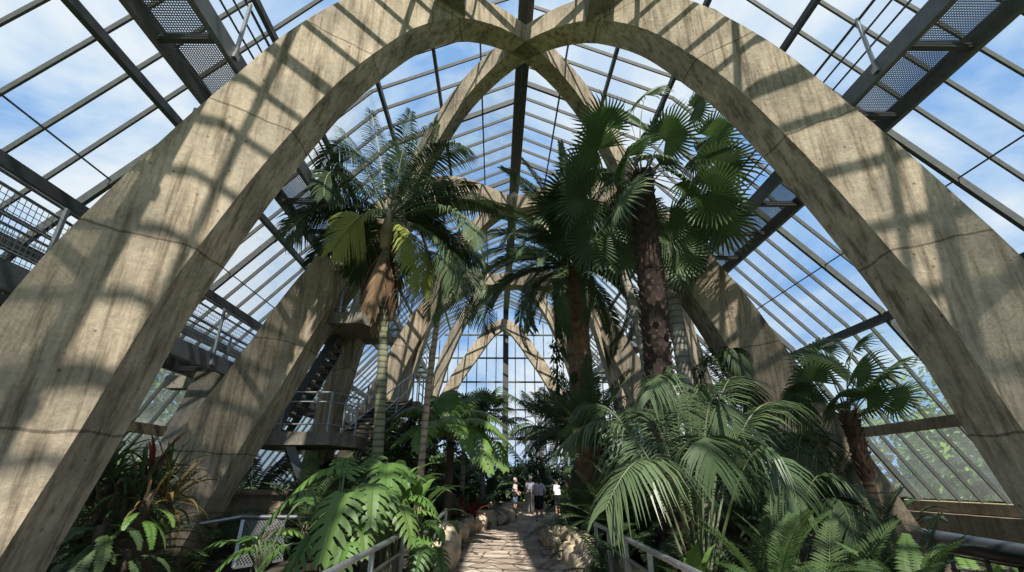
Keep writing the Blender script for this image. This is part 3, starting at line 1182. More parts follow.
def monstera(mb, Lf, W, pts, nl=8, rng=random):
    """split leaf: curved fingers either side of the midrib, joined near it, slits between them"""
    n = len(pts) - 1
    mb.tube(pts, [.010 * (1 - .7 * i / n) for i in range(n + 1)], 4, False)
    dn = Vector((0, 0, -1))
    for s_ in (-1, 1):
        for k in range(nl):
            t0, t1 = k / nl, (k + 1) / nl
            tm = (t0 + t1) / 2
            p0, T = along(pts, min(t0, .99))
            p1, _ = along(pts, min(t1, .995))
            Sd = T.cross(Vector((0, 0, 1)))
            if Sd.length < .1:
                Sd = Vector((0, 1, 0))
            Sd.normalize()
            N = Sd.cross(T)
            c, g = (p0 + p1) * .5, p1 - p0
            l = W * .5 * (.30 + .70 * math.sin(PI * min(1, tm * .78 + .22)) ** .8) * rng.uniform(.92, 1.06)

            def q(r, f, th):
                # r out along the finger, f across it (0..1), fingers sweep forward as they go out
                sweep = -.75 + 1.35 * th + .38 * r
                d = (Sd * s_ + T * sweep).normalized()
                base = p0 + g * f
                return base + d * (l * r) + N * (l * (.10 * math.sin(PI * r) - .05)) + dn * (l * .26 * r * r)
            sl = .30 if 0 < k < nl - 1 else .6
            rows = []
            for r, gap in ((0, 0), (sl, 0), (sl + .06, .11), (.72, .16), (.92, .26)):
                rows.append((q(r, gap, t0 + (t1 - t0) * gap), q(r, 1 - gap, t1 - (t1 - t0) * gap)))
            o = len(mb.v)
            for u, v in rows:
                mb.v += [tuple(u), tuple(v)]
            mb.v.append(tuple(q(1.03, .62, tm)))
            for i in range(len(rows) - 1):
                mb.f.append((o + 2 * i, o + 2 * i + 1, o + 2 * i + 3, o + 2 * i + 2))
            e = o + 2 * (len(rows) - 1)
            mb.f.append((e, e + 1, e + 2))


CACHE = {}


def variants(key, fn, k=5):
    if key not in CACHE:
        CACHE[key] = [fn(i) for i in range(k)]
    return CACHE[key]


def frond_set(key, L, n, ll, lw, m, elevs, fall=75, **kw):
    def fn(i):
        r_ = random.Random(hash(key) % 1000 + i if False else sum(map(ord, key)) + i)
        mb = MB()
        e = elevs[i]
        pinnate(mb, arc(L, e, e - fall * (0.6 if e > 60 else 1) if e > -10 else e - fall * .5, 14, 1.2), n, ll, lw, rng=r_, **kw)
        return mb.mesh('frond', m)
    return variants(key, fn, len(elevs))


GA = 2.39996


def crown(root, ms, n, z=0.0, sc=1.0, name='frond', jit=.12, ctr=(0, 0), rad=.05, order=None, start=0.0):
    """spiral of leaves, youngest and steepest in the middle"""
    r_ = random.Random(n * 7 + int(abs(root.location.x) * 100))
    for i in range(n):
        k = min(int(i / n * len(ms)), len(ms) - 1)
        az = start + i * GA + r_.uniform(-jit, jit)
        link(name, ms[k], root, (ctr[0] + rad * math.cos(az), ctr[1] + rad * math.sin(az), z + r_.uniform(-.06, .06) - .1 * i / n),
             (r_.uniform(-.15, .15), r_.uniform(-.08, .08), az), sc * r_.uniform(.88, 1.1))


def scaly_trunk(mb, pts, r0, r1, rows, per, out=.05, hgt=.16, rng=random):
    n = len(pts)
    mb.tube(pts, [r0 + (r1 - r0) * i / (n - 1) for i in range(n)], 12)
    for j in range(rows):
        t = (j + .3) / rows
        p, T = along(pts, min(t, .995))
        rr_ = r0 + (r1 - r0) * t
        for k in range(per):
            a = 2 * PI * (k + .5 * (j % 2)) / per + rng.uniform(-.12, .12)
            d = Vector((math.cos(a), math.sin(a), 0))
            sd = Vector((-math.sin(a), math.cos(a), 0))
            w = PI * rr_ / per * 1.1
            q = p + d * rr_ * .93
            h = hgt * rng.uniform(.8, 1.25)
            u = out * rng.uniform(.6, 1.4)
            mb.add([q - sd * w, q + sd * w, q + sd * w * .55 + d * u + Vector((0, 0, h)), q - sd * w * .55 + d * u + Vector((0, 0, h)),
                    q + d * (u * .2) + Vector((0, 0, h * 1.05))],
                   [(0, 1, 2, 3), (3, 2, 4), (0, 3, 4), (1, 4, 2)])


# ------------------------------------------------------------------ the tall palms
def px_frond(root, P0, mid, tip, Y, dm, dt, n, ll, lw, m, name='frond', **kw):
    """one frond through two points seen in the photograph, dm and dt metres nearer or farther than the crown"""
    o = Vector(root.location)
    b = at(mid[0], mid[1], Y + dm) - o
    c = at(tip[0], tip[1], Y + dt) - o
    # curve through b at its middle
    mb, mr = MB(), MB()
    pinnate(mb, bez(P0, b, c), n, ll, lw, side=kw.pop('side', (1, .25, 0)), mr=mr, **kw)
    fr = mb.build(name, m, root)
    mr.build('rachis', 'petiole_green', fr)
    return fr


# 1 tall feather palm on the left
Y = 10.5
c = at(388, 222, Y)
b0 = at(378, 470, Y)
root = thing('feather_palm', 'tall feather palm with green ringed trunk and brown skirt, before the left stairs', 'palm tree', (b0.x, Y, G - .1), 0, 'tall palms')
H = c.z - (G - .1)
dx = c.x - b0.x
mb = MB()
tp = [Vector((dx * t ** 1.5, .1 * math.sin(t * 3), (H - .5) * t)) for t in np.linspace(0, 1, 14)]
mb.tube(tp, [.135 - .035 * i / 13 + (.04 if i == 0 else 0) for i in range(14)], 12)
mb.build('trunk', 'trunk_ringed', root, True)
C = Vector((dx, 0, H))
mb = MB()
mb.tube([C + Vector((0, 0, -.75)), C + Vector((0, 0, -.3)), C + Vector((.02, 0, .35))], [.13, .17, .07], 10)
mb.build('crownshaft', 'petiole_tan', root, True)
kw = dict(n=56, ll=.78, lw=.044, side=(1, 1.1, 0), droop=.65, vee=.10, fwd=.55, start=.16, rr=.030)
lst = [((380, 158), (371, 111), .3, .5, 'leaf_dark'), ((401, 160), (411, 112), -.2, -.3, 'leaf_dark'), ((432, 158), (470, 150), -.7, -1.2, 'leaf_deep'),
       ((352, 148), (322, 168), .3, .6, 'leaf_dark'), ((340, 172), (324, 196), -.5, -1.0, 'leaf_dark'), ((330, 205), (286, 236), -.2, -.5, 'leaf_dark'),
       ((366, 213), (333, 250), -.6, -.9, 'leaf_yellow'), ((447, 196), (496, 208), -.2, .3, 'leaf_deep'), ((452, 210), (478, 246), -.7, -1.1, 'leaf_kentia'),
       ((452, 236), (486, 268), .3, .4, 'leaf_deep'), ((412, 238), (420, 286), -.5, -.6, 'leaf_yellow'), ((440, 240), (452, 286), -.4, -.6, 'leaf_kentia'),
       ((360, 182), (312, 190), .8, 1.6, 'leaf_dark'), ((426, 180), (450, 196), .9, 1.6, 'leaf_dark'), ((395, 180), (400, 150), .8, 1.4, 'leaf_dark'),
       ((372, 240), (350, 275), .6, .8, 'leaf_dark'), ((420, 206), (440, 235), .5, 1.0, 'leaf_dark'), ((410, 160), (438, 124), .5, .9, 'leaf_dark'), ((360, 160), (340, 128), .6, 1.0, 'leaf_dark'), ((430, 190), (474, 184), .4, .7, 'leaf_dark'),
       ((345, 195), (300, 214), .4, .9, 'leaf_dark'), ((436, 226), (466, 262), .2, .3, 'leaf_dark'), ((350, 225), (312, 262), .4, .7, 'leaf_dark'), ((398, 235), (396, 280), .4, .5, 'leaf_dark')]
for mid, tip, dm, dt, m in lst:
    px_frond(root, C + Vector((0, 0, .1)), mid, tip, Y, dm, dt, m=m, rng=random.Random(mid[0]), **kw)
for k in range(9):                       # brown skirt of dead sheaths
    az = k * GA
    mb = MB()
    L = random.Random(k).uniform(1.1, 1.9)
    p = arc(L, -55, -100, 8)
    pinnate(mb, p, 26, .30, .045, droop=1.0, vee=-.2, fwd=.9, rr=.028, rng=random.Random(k), start=.1)
    link('dead_frond', mb.mesh('dead_frond', 'dead_frond'), root, C + Vector((.1 * math.cos(az), .1 * math.sin(az), -.75 - .06 * k)), (0, 0, az))
    root.children[-1]['label'] = 'brown dead hanging frond'

# 2 slim pinkish palm
Y = 13.0
b0, c = at(421, 462, Y), at(446, 262, Y)
root = thing('feather_palm', 'slim leaning palm with pinkish bare trunk, right of the tall left palm', 'palm tree', (b0.x, Y, G - .1), 0, 'tall palms')
H, dx = c.z - G + .1, c.x - b0.x
mb = MB()
mb.tube([Vector((dx * t ** 1.2 - .08 * math.sin(t * 3), 0, H * t)) for t in np.linspace(0, 1, 12)], [.105 - .035 * i / 11 for i in range(12)], 10)
mb.build('trunk', 'trunk_pink', root, True)
C = Vector((dx, 0, H))
kw = dict(n=40, ll=.58, lw=.036, droop=.75, vee=.05, fwd=.5, start=.2, rr=.022)
for mid, tip, dm, dt, m in [((462, 258), (488, 300), -.3, -.6, 'leaf_deep'), ((455, 275), (466, 322), .1, .2, 'leaf_dark'), ((464, 250), (480, 268), .6, 1.0, 'leaf_dark'),
                            ((430, 262), (410, 300), .4, .5, 'leaf_dark'), ((425, 252), (402, 268), -.5, -.9, 'leaf_deep'), ((448, 240), (462, 230), .5, 1.0, 'leaf_deep'),
                            ((438, 280), (432, 318), -.6, -.8, 'leaf_kentia'), ((474, 292), (490, 330), .4, .6, 'leaf_dark'), ((440, 236), (425, 225), .4, .8, 'leaf_dark'),
                            ((458, 262), (476, 286), -.9, -1.4, 'leaf_deep')]:
    px_frond(root, C, mid, tip, Y, dm, dt, m=m, rng=random.Random(mid[0]), **kw)

# 3 date palm in the middle
Y = 15.0
b0, c = at(586, 400, Y), at(572, 262, Y)
root = thing('date_palm', 'date palm with thick brown trunk and dense drooping crown, middle of the nave', 'palm tree', (b0.x, Y, G - .1), 0, 'tall palms')
H, dx = c.z - G + .1, c.x - b0.x
mb = MB()
tp = [Vector((dx * t, 0, (H - .2) * t)) for t in np.linspace(0, 1, 10)]
scaly_trunk(mb, tp, .36, .40, 46, 11, .03, .13, random.Random(4))
mb.build('trunk', 'boot_brown', root)
C = Vector((dx, 0, H - .1))
mb = MB()
mb.ball(C + Vector((0, 0, -.05)), (.5, .5, .5), 12)
mb.build('crown_heart', 'fibre', root, True)
D = [frond_set('date%d' % e, 4.1, 80, .46, .045, m, [e], fall=f, fwd=.75, vee=.25, droop=.25, start=.1, rr=.04, basel=.4)[0]
     for e, f, m in ((82, 60, 'leaf_deep'), (62, 105, 'leaf_deep'), (45, 100, 'leaf_kentia'), (30, 95, 'leaf_kentia'), (12, 85, 'leaf_kentia'), (-8, 130, 'leaf_deep'))]
crown(root, D, 64, 0, .95, ctr=(C.x, C.y), rad=.25, jit=.25)
for ch in root.children:
    if ch.name.startswith('frond'):
        ch.location.z += C.z
for k in range(5):
    az = .6 + k * .5 + PI * .9
    mb = MB()
    mb.tube(arc(1.2, 50, -40, 8), [.03 - .002 * i for i in range(9)], 5)
    link('fruit_stalk', mb.mesh('fruit_stalk', 'leaf_yellow'), root, C, (0, 0, az))

# 4 tall fan palm on the right
Y = 9.6
b0, c = at(659, 400, Y), at(641, 172, Y)
root = thing('fan_palm', 'tall fan palm with dark shaggy trunk and big round crown, right of centre', 'palm tree', (b0.x, Y, G - .1), 0, 'tall palms')
H, dx = c.z - G + .1, c.x - b0.x
mb = MB()
tp = [Vector((dx * t ** 1.3, 0, (H - .15) * t)) for t in np.linspace(0, 1, 12)]
scaly_trunk(mb, tp, .25, .245, 62, 9, .075, .17, random.Random(7))
mb.build('trunk', 'boot_dark', root)
C = Vector((dx, 0, H - .1))


def fan_leaf(root, C, cen, Y, dy, rad, m, n=30, droop=.35, rng=None, pm=None, roll=0.0):
    """a fan whose blade centre is seen at a pixel: petiole from the crown to it"""
    o = Vector(root.location)
    v = at(cen[0], cen[1], Y + dy) - o - C
    L = v.length
    rg = rng or random.Random(int(cen[0] * 3 + cen[1]))
    mb, mp = MB(), MB()
    pet = max(L - rad * .32, .25)
    fan(mb, rad, pet, n, rng=rg, droop=droop, mp=mp)
    az = math.atan2(v.y, v.x)
    el = math.atan2(v.z, math.hypot(v.x, v.y))
    lf = link('fan_leaf', mb.mesh('fan_leaf', m), root, C, (roll - R(38) * math.cos(az) + rg.uniform(-.3, .3), -el, az))
    mp.build('petiole', 'petiole_green', lf)
    return lf


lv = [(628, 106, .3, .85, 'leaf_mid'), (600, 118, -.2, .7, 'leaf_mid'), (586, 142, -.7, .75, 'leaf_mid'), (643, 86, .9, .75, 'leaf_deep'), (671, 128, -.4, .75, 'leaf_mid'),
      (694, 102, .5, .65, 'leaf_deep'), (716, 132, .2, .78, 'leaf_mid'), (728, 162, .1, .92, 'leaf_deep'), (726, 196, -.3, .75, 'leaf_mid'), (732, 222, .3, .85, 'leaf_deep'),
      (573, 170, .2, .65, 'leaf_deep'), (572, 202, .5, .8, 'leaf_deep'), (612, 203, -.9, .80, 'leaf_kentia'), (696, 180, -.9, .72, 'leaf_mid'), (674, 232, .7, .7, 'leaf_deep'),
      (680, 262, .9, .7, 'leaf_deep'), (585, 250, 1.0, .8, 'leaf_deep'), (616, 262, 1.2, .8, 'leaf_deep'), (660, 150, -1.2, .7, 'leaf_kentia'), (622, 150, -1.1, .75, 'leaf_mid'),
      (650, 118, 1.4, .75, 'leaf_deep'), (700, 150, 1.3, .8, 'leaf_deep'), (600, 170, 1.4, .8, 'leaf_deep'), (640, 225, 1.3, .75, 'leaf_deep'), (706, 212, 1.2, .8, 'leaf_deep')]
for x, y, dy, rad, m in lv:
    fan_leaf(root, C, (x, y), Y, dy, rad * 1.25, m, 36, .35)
for k in range(14):                      # tan cut petioles around the heart
    az = k * GA
    mb = MB()
    mb.tube(arc(.55, 62, 40, 4), [.035, .03, .025, .02, .015], 5)
    link('leaf_base', mb.mesh('leaf_base', 'boot_brown'), root, C + Vector((.16 * math.cos(az), .16 * math.sin(az), -.35 + .02 * k)), (0, 0, az))

# 5 pale slim trunk beside it, its fans lower
Y = 12.0
b0, c = at(689, 400, Y), at(664, 232, Y)
root = thing('fan_palm', 'fan palm with smooth grey trunk just right of the shaggy one', 'palm tree', (b0.x, Y, G - .1), 0, 'tall palms')
H, dx = c.z - G + .1, c.x - b0.x
mb = MB()
mb.tube([Vector((dx * t ** 1.2, 0, H * t)) for t in np.linspace(0, 1, 12)], [.22 - .05 * i / 11 for i in range(12)], 12)
mb.build('trunk', 'trunk_grey', root, True)
C = Vector((dx, 0, H))
for x, y, dy, rad, m in [(700, 262, -.3, .8, 'leaf_dark'), (690, 276, -.8, .75, 'leaf_deep'), (690, 240, .5, .8, 'leaf_dark'), (640, 250, .4, .8, 'leaf_dark'), (632, 222, -.3, .8, 'leaf_dark'),
                         (665, 205, .6, .8, 'leaf_dark'), (646, 270, .6, .8, 'leaf_dark'), (702, 218, .4, .8, 'leaf_dark'), (610, 240, .2, .85, 'leaf_dark')]:
    fan_leaf(root, C, (x, y), Y, dy, rad * 1.15, m, 30, .5)

# 6 fan crown left of the big one, over the date palm
Y = 12.0
b0, c = at(655, 420, Y), at(594, 214, Y)
root = thing('fan_palm', 'fan palm crown hanging over the date palm, left of the shaggy trunk', 'palm tree', (b0.x, Y, G - .1), 0, 'tall palms')
H, dx = c.z - G + .1, c.x - b0.x
mb = MB()
mb.tube([Vector((dx * t ** 4, 0, H * t)) for t in np.linspace(0, 1, 14)], [.15 - .04 * i / 13 for i in range(14)], 12)
mb.build('trunk', 'trunk_grey', root, True)
C = Vector((dx, 0, H))
for x, y, dy, rad, m in [(560, 188, -.2, .9, 'leaf_dark'), (548, 205, .3, .85, 'leaf_dark'), (566, 222, -.6, .85, 'leaf_deep'), (595, 240, -.8, .9, 'leaf_deep'), (620, 235, -.2, .9, 'leaf_dark'),
                         (576, 172, .4, .85, 'leaf_dark'), (600, 182, .6, .85, 'leaf_dark'), (625, 205, .5, .85, 'leaf_dark'), (556, 240, .5, .8, 'leaf_dark'), (605, 260, .3, .85, 'leaf_dark'),
                         (628, 262, .2, .85, 'leaf_dark')]:
    fan_leaf(root, C, (x, y), Y, dy, rad * 1.15, m, 30, .45)

# 7 small fan palm, right
Y = 9.0
b0, c = at(884, 530, Y), at(850, 420, Y)
root = thing('fan_palm', 'small fan palm with curved brown trunk before the right glass wall', 'palm tree', (b0.x, Y, G - .15), 0, None)
z0 = at(884, 530, Y).z
H, dx = c.z - G + .15, c.x - b0.x
mb = MB()
tp = [Vector((dx * t ** 1.1, 0, H * t)) for t in np.linspace(0, 1, 12)]
mb.tube(tp, [.11, .105, .10, .095, .09, .09, .09, .09, .09, .09, .09, .09], 12)
mb.build('trunk', 'trunk_brown', root, True)
mb = MB()
scaly_trunk(mb, [Vector((dx * t ** 1.1, 0, H * t)) for t in np.linspace(.62, 1.04, 6)], .10, .12, 13, 8, .06, .14, random.Random(9))
mb.build('fibre_skirt', 'fibre', root)
C = Vector((dx, 0, H))
lv = [(826, 356, .2, .80, 'leaf_mid'), (802, 372, -.3, .66, 'leaf_deep'), (800, 398, .3, .6, 'leaf_deep'), (856, 364, -.2, .72, 'leaf_mid'), (884, 362, .1, .85, 'leaf_deep'),
      (872, 388, -.5, .62, 'leaf_mid'), (898, 394, .3, .6, 'leaf_mid'), (836, 390, -.7, .6, 'leaf_mid'), (816, 340, .8, .65, 'leaf_dark'), (850, 340, .8, .7, 'leaf_dark'),
      (786, 388, -.4, .55, 'leaf_dark'), (830, 405, -.3, .5, 'leaf_deep'), (868, 405, .2, .5, 'leaf_deep')]
for x, y, dy, rad, m in lv:
    fan_leaf(root, C, (x, y), Y, dy, rad * .95, m, 30, .45)

# ------------------------------------------------------------------ big arching kentia on the right of the path
Y = 7.2
b0 = gnd(700, 560)
bx = at(697, 560, Y)
root = thing('kentia_palm', 'large kentia palm arching its long fronds over the right railing', 'palm', (bx.x, Y, 0.1), 0, None)
kw = dict(n=54, ll=.74, lw=.031, droop=.75, vee=.10, fwd=.45, start=.30, rr=.022, tipl=.35)
Kl = [((672, 396), (650, 398), .5, .2, 'leaf_kentia'), ((630, 434), (552, 456), .2, .2, 'leaf_kentia'), ((662, 470), (606, 508), -1.2, -1.8, 'leaf_kentia'),
      ((752, 455), (800, 508), -.3, -.6, 'leaf_kentia'), ((748, 420), (812, 424), .6, 1.0, 'leaf_deep'), ((618, 418), (566, 434), .9, 1.3, 'leaf_deep'),
      ((708, 410), (738, 446), .2, .0, 'leaf_deep'), ((722, 394), (756, 400), 1.2, 2.0, 'leaf_deep'), ((655, 420), (620, 440), 1.0, 1.6, 'leaf_deep'),
      ((725, 440), (760, 486), .2, .5, 'leaf_dark'), ((690, 420), (684, 402), 1.4, 2.0, 'leaf_dark'), ((730, 470), (782, 520), .8, 1.3, 'leaf_dark'),
      ((664, 452), (630, 470), .8, 1.3, 'leaf_dark'), ((700, 452), (716, 470), -.8, -1.2, 'leaf_deep')]
for mid, tip, dm, dt, m in Kl:
    px_frond(root, Vector((0, 0, .1)), mid, tip, Y, dm, dt, m=m, rng=random.Random(mid[0] + mid[1]), **kw)
mb = MB()
for k in range(7):
    az = k * GA
    mb.tube([(0.12 * math.cos(az), .12 * math.sin(az), -.1), (.1 * math.cos(az), .1 * math.sin(az), .9)], [.05, .03], 6)
mb.build('stem', 'petiole_green', root)
# second one behind, its frond lying along the right
Y = 8.4
bx = at(790, 560, Y)
root = thing('kentia_palm', 'dark kentia palm below the right glass wall, frond sweeping to the black pipe', 'palm', (bx.x, Y, 0.1), 0, None)
for mid, tip, dm, dt, m in [((818, 476), (888, 538), -.2, -.5, 'leaf_dark'), ((800, 440), (828, 462), .5, .9, 'leaf_dark'), ((770, 440), (745, 428), .6, 1.2, 'leaf_dark'),
                            ((775, 450), (800, 440), 1.0, 1.8, 'leaf_dark'), ((830, 500), (860, 560), -.5, -.9, 'leaf_dark'), ((755, 470), (725, 480), .2, .4, 'leaf_dark')]:
    px_frond(root, Vector((0, 0, .1)), mid, tip, Y, dm, dt, m=m, rng=random.Random(mid[0] + mid[1]), **kw)
mb = MB()
for k in range(5):
    az = k * GA
    mb.tube([(0.1 * math.cos(az), .1 * math.sin(az), -.1), (.08 * math.cos(az), .08 * math.sin(az), .8)], [.045, .03], 6)
mb.build('stem', 'petiole_green', root)
# dark palm in front of the right second leg
Y = 11.5
bx = at(748, 500, Y)
root = thing('kentia_palm', 'dark feathery palm in the shade at the foot of the second right leg', 'palm', (bx.x, Y, G), 0, None)
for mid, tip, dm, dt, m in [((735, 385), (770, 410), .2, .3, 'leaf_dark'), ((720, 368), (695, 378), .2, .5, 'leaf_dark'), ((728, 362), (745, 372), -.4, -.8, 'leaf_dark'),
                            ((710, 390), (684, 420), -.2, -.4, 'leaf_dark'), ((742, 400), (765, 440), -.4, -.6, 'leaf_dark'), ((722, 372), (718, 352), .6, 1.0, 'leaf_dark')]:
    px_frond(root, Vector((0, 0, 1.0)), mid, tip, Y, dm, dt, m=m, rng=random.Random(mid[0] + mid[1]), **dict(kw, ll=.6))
mb = MB()
mb.tube([(0, 0, -.1), (0, 0, 1.2)], [.1, .07], 8)
mb.build('trunk', 'bark', root)

# ------------------------------------------------------------------ tree fern left of the path
Y = 14.5
c = at(450, 440, Y)
root = thing('tree_fern', 'bright green tree fern spreading flat fronds left of the path', 'fern', (c.x, Y, G - .05), 0, None)
H = c.z - G
mb = MB()
mb.tube([(0, 0, 0), (.03, 0, H)], [.13, .10], 10)
mb.build('trunk', 'bark', root, True)
kw = dict(n=30, ll=.55, lw=.11, droop=.5, vee=.0, fwd=.25, start=.12, rr=.02, basel=.5, tipl=.25)
for mid, tip, dm, dt, m in [((420, 408), (388, 424), -.2, -.4, 'leaf_bright'), ((428, 414), (396, 412), .8, 1.4, 'leaf_bright'), ((470, 410), (508, 428), .1, .0, 'leaf_bright'),
                            ((476, 418), (512, 446), -.6, -1.0, 'leaf_bright'), ((452, 416), (470, 448), -1.0, -1.8, 'leaf_bright'), ((436, 420), (416, 448), -.9, -1.6, 'leaf_bright'),
                            ((446, 405), (430, 396), .9, 1.8, 'leaf_bright'), ((460, 404), (482, 398), .9, 1.8, 'leaf_bright'), ((480, 430), (505, 468), -.4, -.8, 'leaf_bright'),
                            ((424, 424), (392, 446), -.5, -1.0, 'leaf_bright'), ((468, 424), (490, 470), -.9, -1.5, 'leaf_bright'), ((450, 402), (452, 390), .5, .9, 'leaf_bright')]:
    px_frond(root, Vector((.03, 0, H)), mid, tip, Y, dm, dt, m=m, rng=random.Random(mid[0] + mid[1]), **kw)

# ------------------------------------------------------------------ monstera thicket, left of the railing
def mon_plant(label, base, Y, leaves):
    b = at(base[0], base[1], Y)
    root = thing('monstera', label, 'plant', (b.x, Y, G - .1), 0, 'monstera clumps')
    o = Vector(root.location)
    r_ = random.Random(base[0])
    for i, (x, y, dy, az, el, L) in enumerate(leaves):
        ctr = at(x, y, Y + dy) - o
        d = Vector((math.cos(R(az)) * math.cos(R(el)), math.sin(R(az)) * math.cos(R(el)), math.sin(R(el))))
        mb = MB()
        s0 = ctr - d * L * .5
        pts = bez(s0, ctr + Vector((0, 0, .12 * L)), s0 + d * L + Vector((0, 0, -.18 * L)), 10)
        monstera(mb, L, L * .92, pts, 8, r_)
        lf = mb.build('split_leaf', 'leaf_monstera' if i % 4 else 'leaf_bright', root)
        mb = MB()
        j = Vector((r_.uniform(-.12, .12), r_.uniform(-.1, .1), .2 + .2 * r_.random()))
        mb.tube(bez(j, (j + s0) * .5 + Vector((0, 0, .25 * s0.z)), s0 + d * .03, 8), [.018] * 9, 6)
        mb.build('leaf_stalk', 'petiole_green', lf)
    mb = MB()
    mb.tube([(0, 0, -.1), (.03, .02, .25), (.0, .05, .55)], [.06, .05, .03], 8)
    mb.build('stem', 'bark', root)


mon_plant('large split-leaf monstera right of the low railing, its lowest big leaf lit', (330, 560), 7.6,
          [(318, 478, .3, 205, -20, .74), (284, 508, -.2, 200, -42, .72), (334, 520, -.6, 262, -58, .78), (352, 470, .4, 80, 20, .5), (345, 462, .8, 100, 30, .5),
           (372, 500, -.2, 290, -45, .62), (300, 556, -.5, 235, -50, .60), (268, 562, -.3, 205, -45, .55), (340, 562, -.8, 262, -55, .5), (362, 535, -.4, 310, -45, .48)])
mon_plant('split-leaf monstera in front of the ringed palm trunk', (390, 540), 8.3,
          [(386, 478, .0, 285, -38, .78), (400, 470, .3, 325, -15, .62), (374, 460, .6, 60, 30, .5), (406, 520, -.4, 320, -50, .55), (424, 502, .3, 345, -20, .5), (384, 504, -.5, 268, -55, .55),
           (412, 478, .8, 20, 10, .5), (360, 482, .9, 150, 10, .5)])
mon_plant('dark monstera half hidden below the leaning mesh panel', (255, 580), 8.6,
          [(232, 560, -.1, 200, -30, .6), (214, 548, .3, 170, -25, .5), (275, 546, .4, 60, -10, .5), (250, 540, .2, 120, -10, .5), (295, 535, .6, 30, -15, .55), (310, 500, 1.0, 100, 5, .6)])
mon_plant('monstera spilling beside the far left railing', (430, 570), 8.9,
          [(424, 548, -.2, 290, -40, .5), (436, 530, .2, 330, -35, .45), (418, 560, -.5, 260, -45, .45), (440, 560, -.1, 300, -45, .45), (428, 515, .4, 20, -10, .5)])
# ------------------------------------------------------------------ smaller plants
def broad_set(key, L, W, pet, m, elevs, wave=.02, fold=.22, fall=70):
    def fn(i):
        e = elevs[i]
        mb = MB()
        st = arc(pet, min(e + 25, 85), e, 5)
        mb.tube(st, [.013, .012, .011, .010, .009, .008], 5)
        blade(mb, [st[-1] + p for p in arc(L, e, e - fall, 10, 1.2)], W, fold, wave)
        return mb.mesh('leaf', m)
    return variants(key, fn, len(elevs))


def strap_set(key, L, W, m, elevs, fall=80):
    def fn(i):
        e = elevs[i]
        mb = MB()
        blade(mb, arc(L, e, e - fall * (.5 if e > 60 else 1), 9, 1.6), W, .5, 0, lambda t: (.75 + .5 * t if t < .4 else .95) * (1 - max(0, (t - .4) / .6) ** 1.8))
        return mb.mesh('leaf', m)
    return variants(key, fn, len(elevs))


FERN_B = frond_set('fernb', 1.15, 26, .20, .05, 'leaf_bright', [72, 50, 30, 8], fall=80, fwd=.25, vee=.1, droop=.2, start=.12, rr=.010)
FERN_M = frond_set('fernm', 1.2, 26, .20, .05, 'leaf_mid', [72, 50, 30, 8], fall=85, fwd=.25, vee=.1, droop=.25, start=.12, rr=.010)
FERN_D = frond_set('fernd', 1.2, 24, .22, .055, 'leaf_dark', [72, 50, 30, 8], fall=85, fwd=.25, vee=.1, droop=.3, start=.12, rr=.010)
CYC = frond_set('cycad', 1.5, 34, .26, .030, 'leaf_deep', [75, 55, 35, 12], fall=60, fwd=.55, vee=.25, droop=.12, start=.12, rr=.014)
CYC_B = frond_set('cycadb', 1.5, 44, .24, .022, 'leaf_mid', [70, 50, 30, 10], fall=70, fwd=.5, vee=.3, droop=.15, start=.12, rr=.014)
KEN = frond_set('ken', 2.2, 36, .58, .045, 'leaf_deep', [80, 66, 48, 30], fall=85, fwd=.45, vee=.1, droop=.7, start=.3, rr=.02)
KEN_D = frond_set('kend', 2.2, 34, .58, .05, 'leaf_dark', [80, 66, 48, 30], fall=85, fwd=.45, vee=.1, droop=.7, start=.3, rr=.02)
PHIL = broad_set('phil', .5, .24, .5, 'leaf_mid', [65, 45, 25, 5])
PHIL_B = broad_set('philb', .55, .20, .45, 'leaf_bright', [70, 50, 30, 5])
BAN = broad_set('ban', 1.1, .34, .6, 'leaf_deep', [80, 65, 45, 25], .03)
PHIL_D = broad_set('phild', .5, .26, .5, 'leaf_dark', [65, 45, 25, 5])
BAN_B = broad_set('banb', .62, .22, .25, 'leaf_bright', [88, 78, 60, 40], .02, .3, 40)
STR_D = strap_set('strd', .75, .07, 'leaf_deep', [80, 60, 40, 20])
STR_M = strap_set('strm', .8, .055, 'leaf_mid', [80, 60, 40, 20])
STR_R = strap_set('strr', .5, .06, 'leaf_red', [80, 60, 40, 20])
STR_Z = strap_set('strz', .7, .06, 'leaf_bronze', [75, 50, 25, 0])


def fan_set(key, m, Rr, pet):
    def fn(i):
        mb = MB()
        fan(mb, Rr, pet, 26, rng=random.Random(i), droop=.45)
        return mb.mesh('fan_leaf', m)
    return variants(key, fn, 3)


FAN_D = fan_set('fand', 'leaf_dark', .62, .7)
FAN_M = fan_set('fanm', 'leaf_mid', .62, .7)


def rosette(name, label, cat, loc, ms, n, sc=1.0, group=None, stem=None, stem_m='bark', lname='frond', rad=.06, pitchmode=False):
    root = thing(name, label, cat, loc, 0, group)
    z = 0.0
    if stem:
        mb = MB()
        mb.tube([(0, 0, -.15), (.02, 0, stem * .5), (0, .02, stem + .05)], [.09, .08, .07], 8)
        mb.build('stem', stem_m, root, True)
        z = stem
    else:
        mb = MB()
        mb.tube([(0, 0, -.2), (0, 0, .08)], [.07, .05], 7)
        mb.build('stem', stem_m, root, True)
    if pitchmode:
        r_ = random.Random(int(loc[0] * 91 + loc[1] * 57))
        for i in range(n):
            el = R(75 - 95 * i / n)
            link(lname, ms[i % len(ms)], root, (0, 0, z), (r_.uniform(-.3, .3), -el, i * GA + r_.uniform(-.2, .2)), sc * r_.uniform(.85, 1.1))
    else:
        crown(root, ms, n, z, sc, lname, rad=rad, jit=.25)
    return root


def P2(px, py, Y, zoff=0):
    p = at(px, py, Y)
    return (p.x, p.y, p.z + zoff)


def B2(px, Y, z=None):
    p = at(px, 480, Y)
    return (p.x, Y, G if z is None else z)


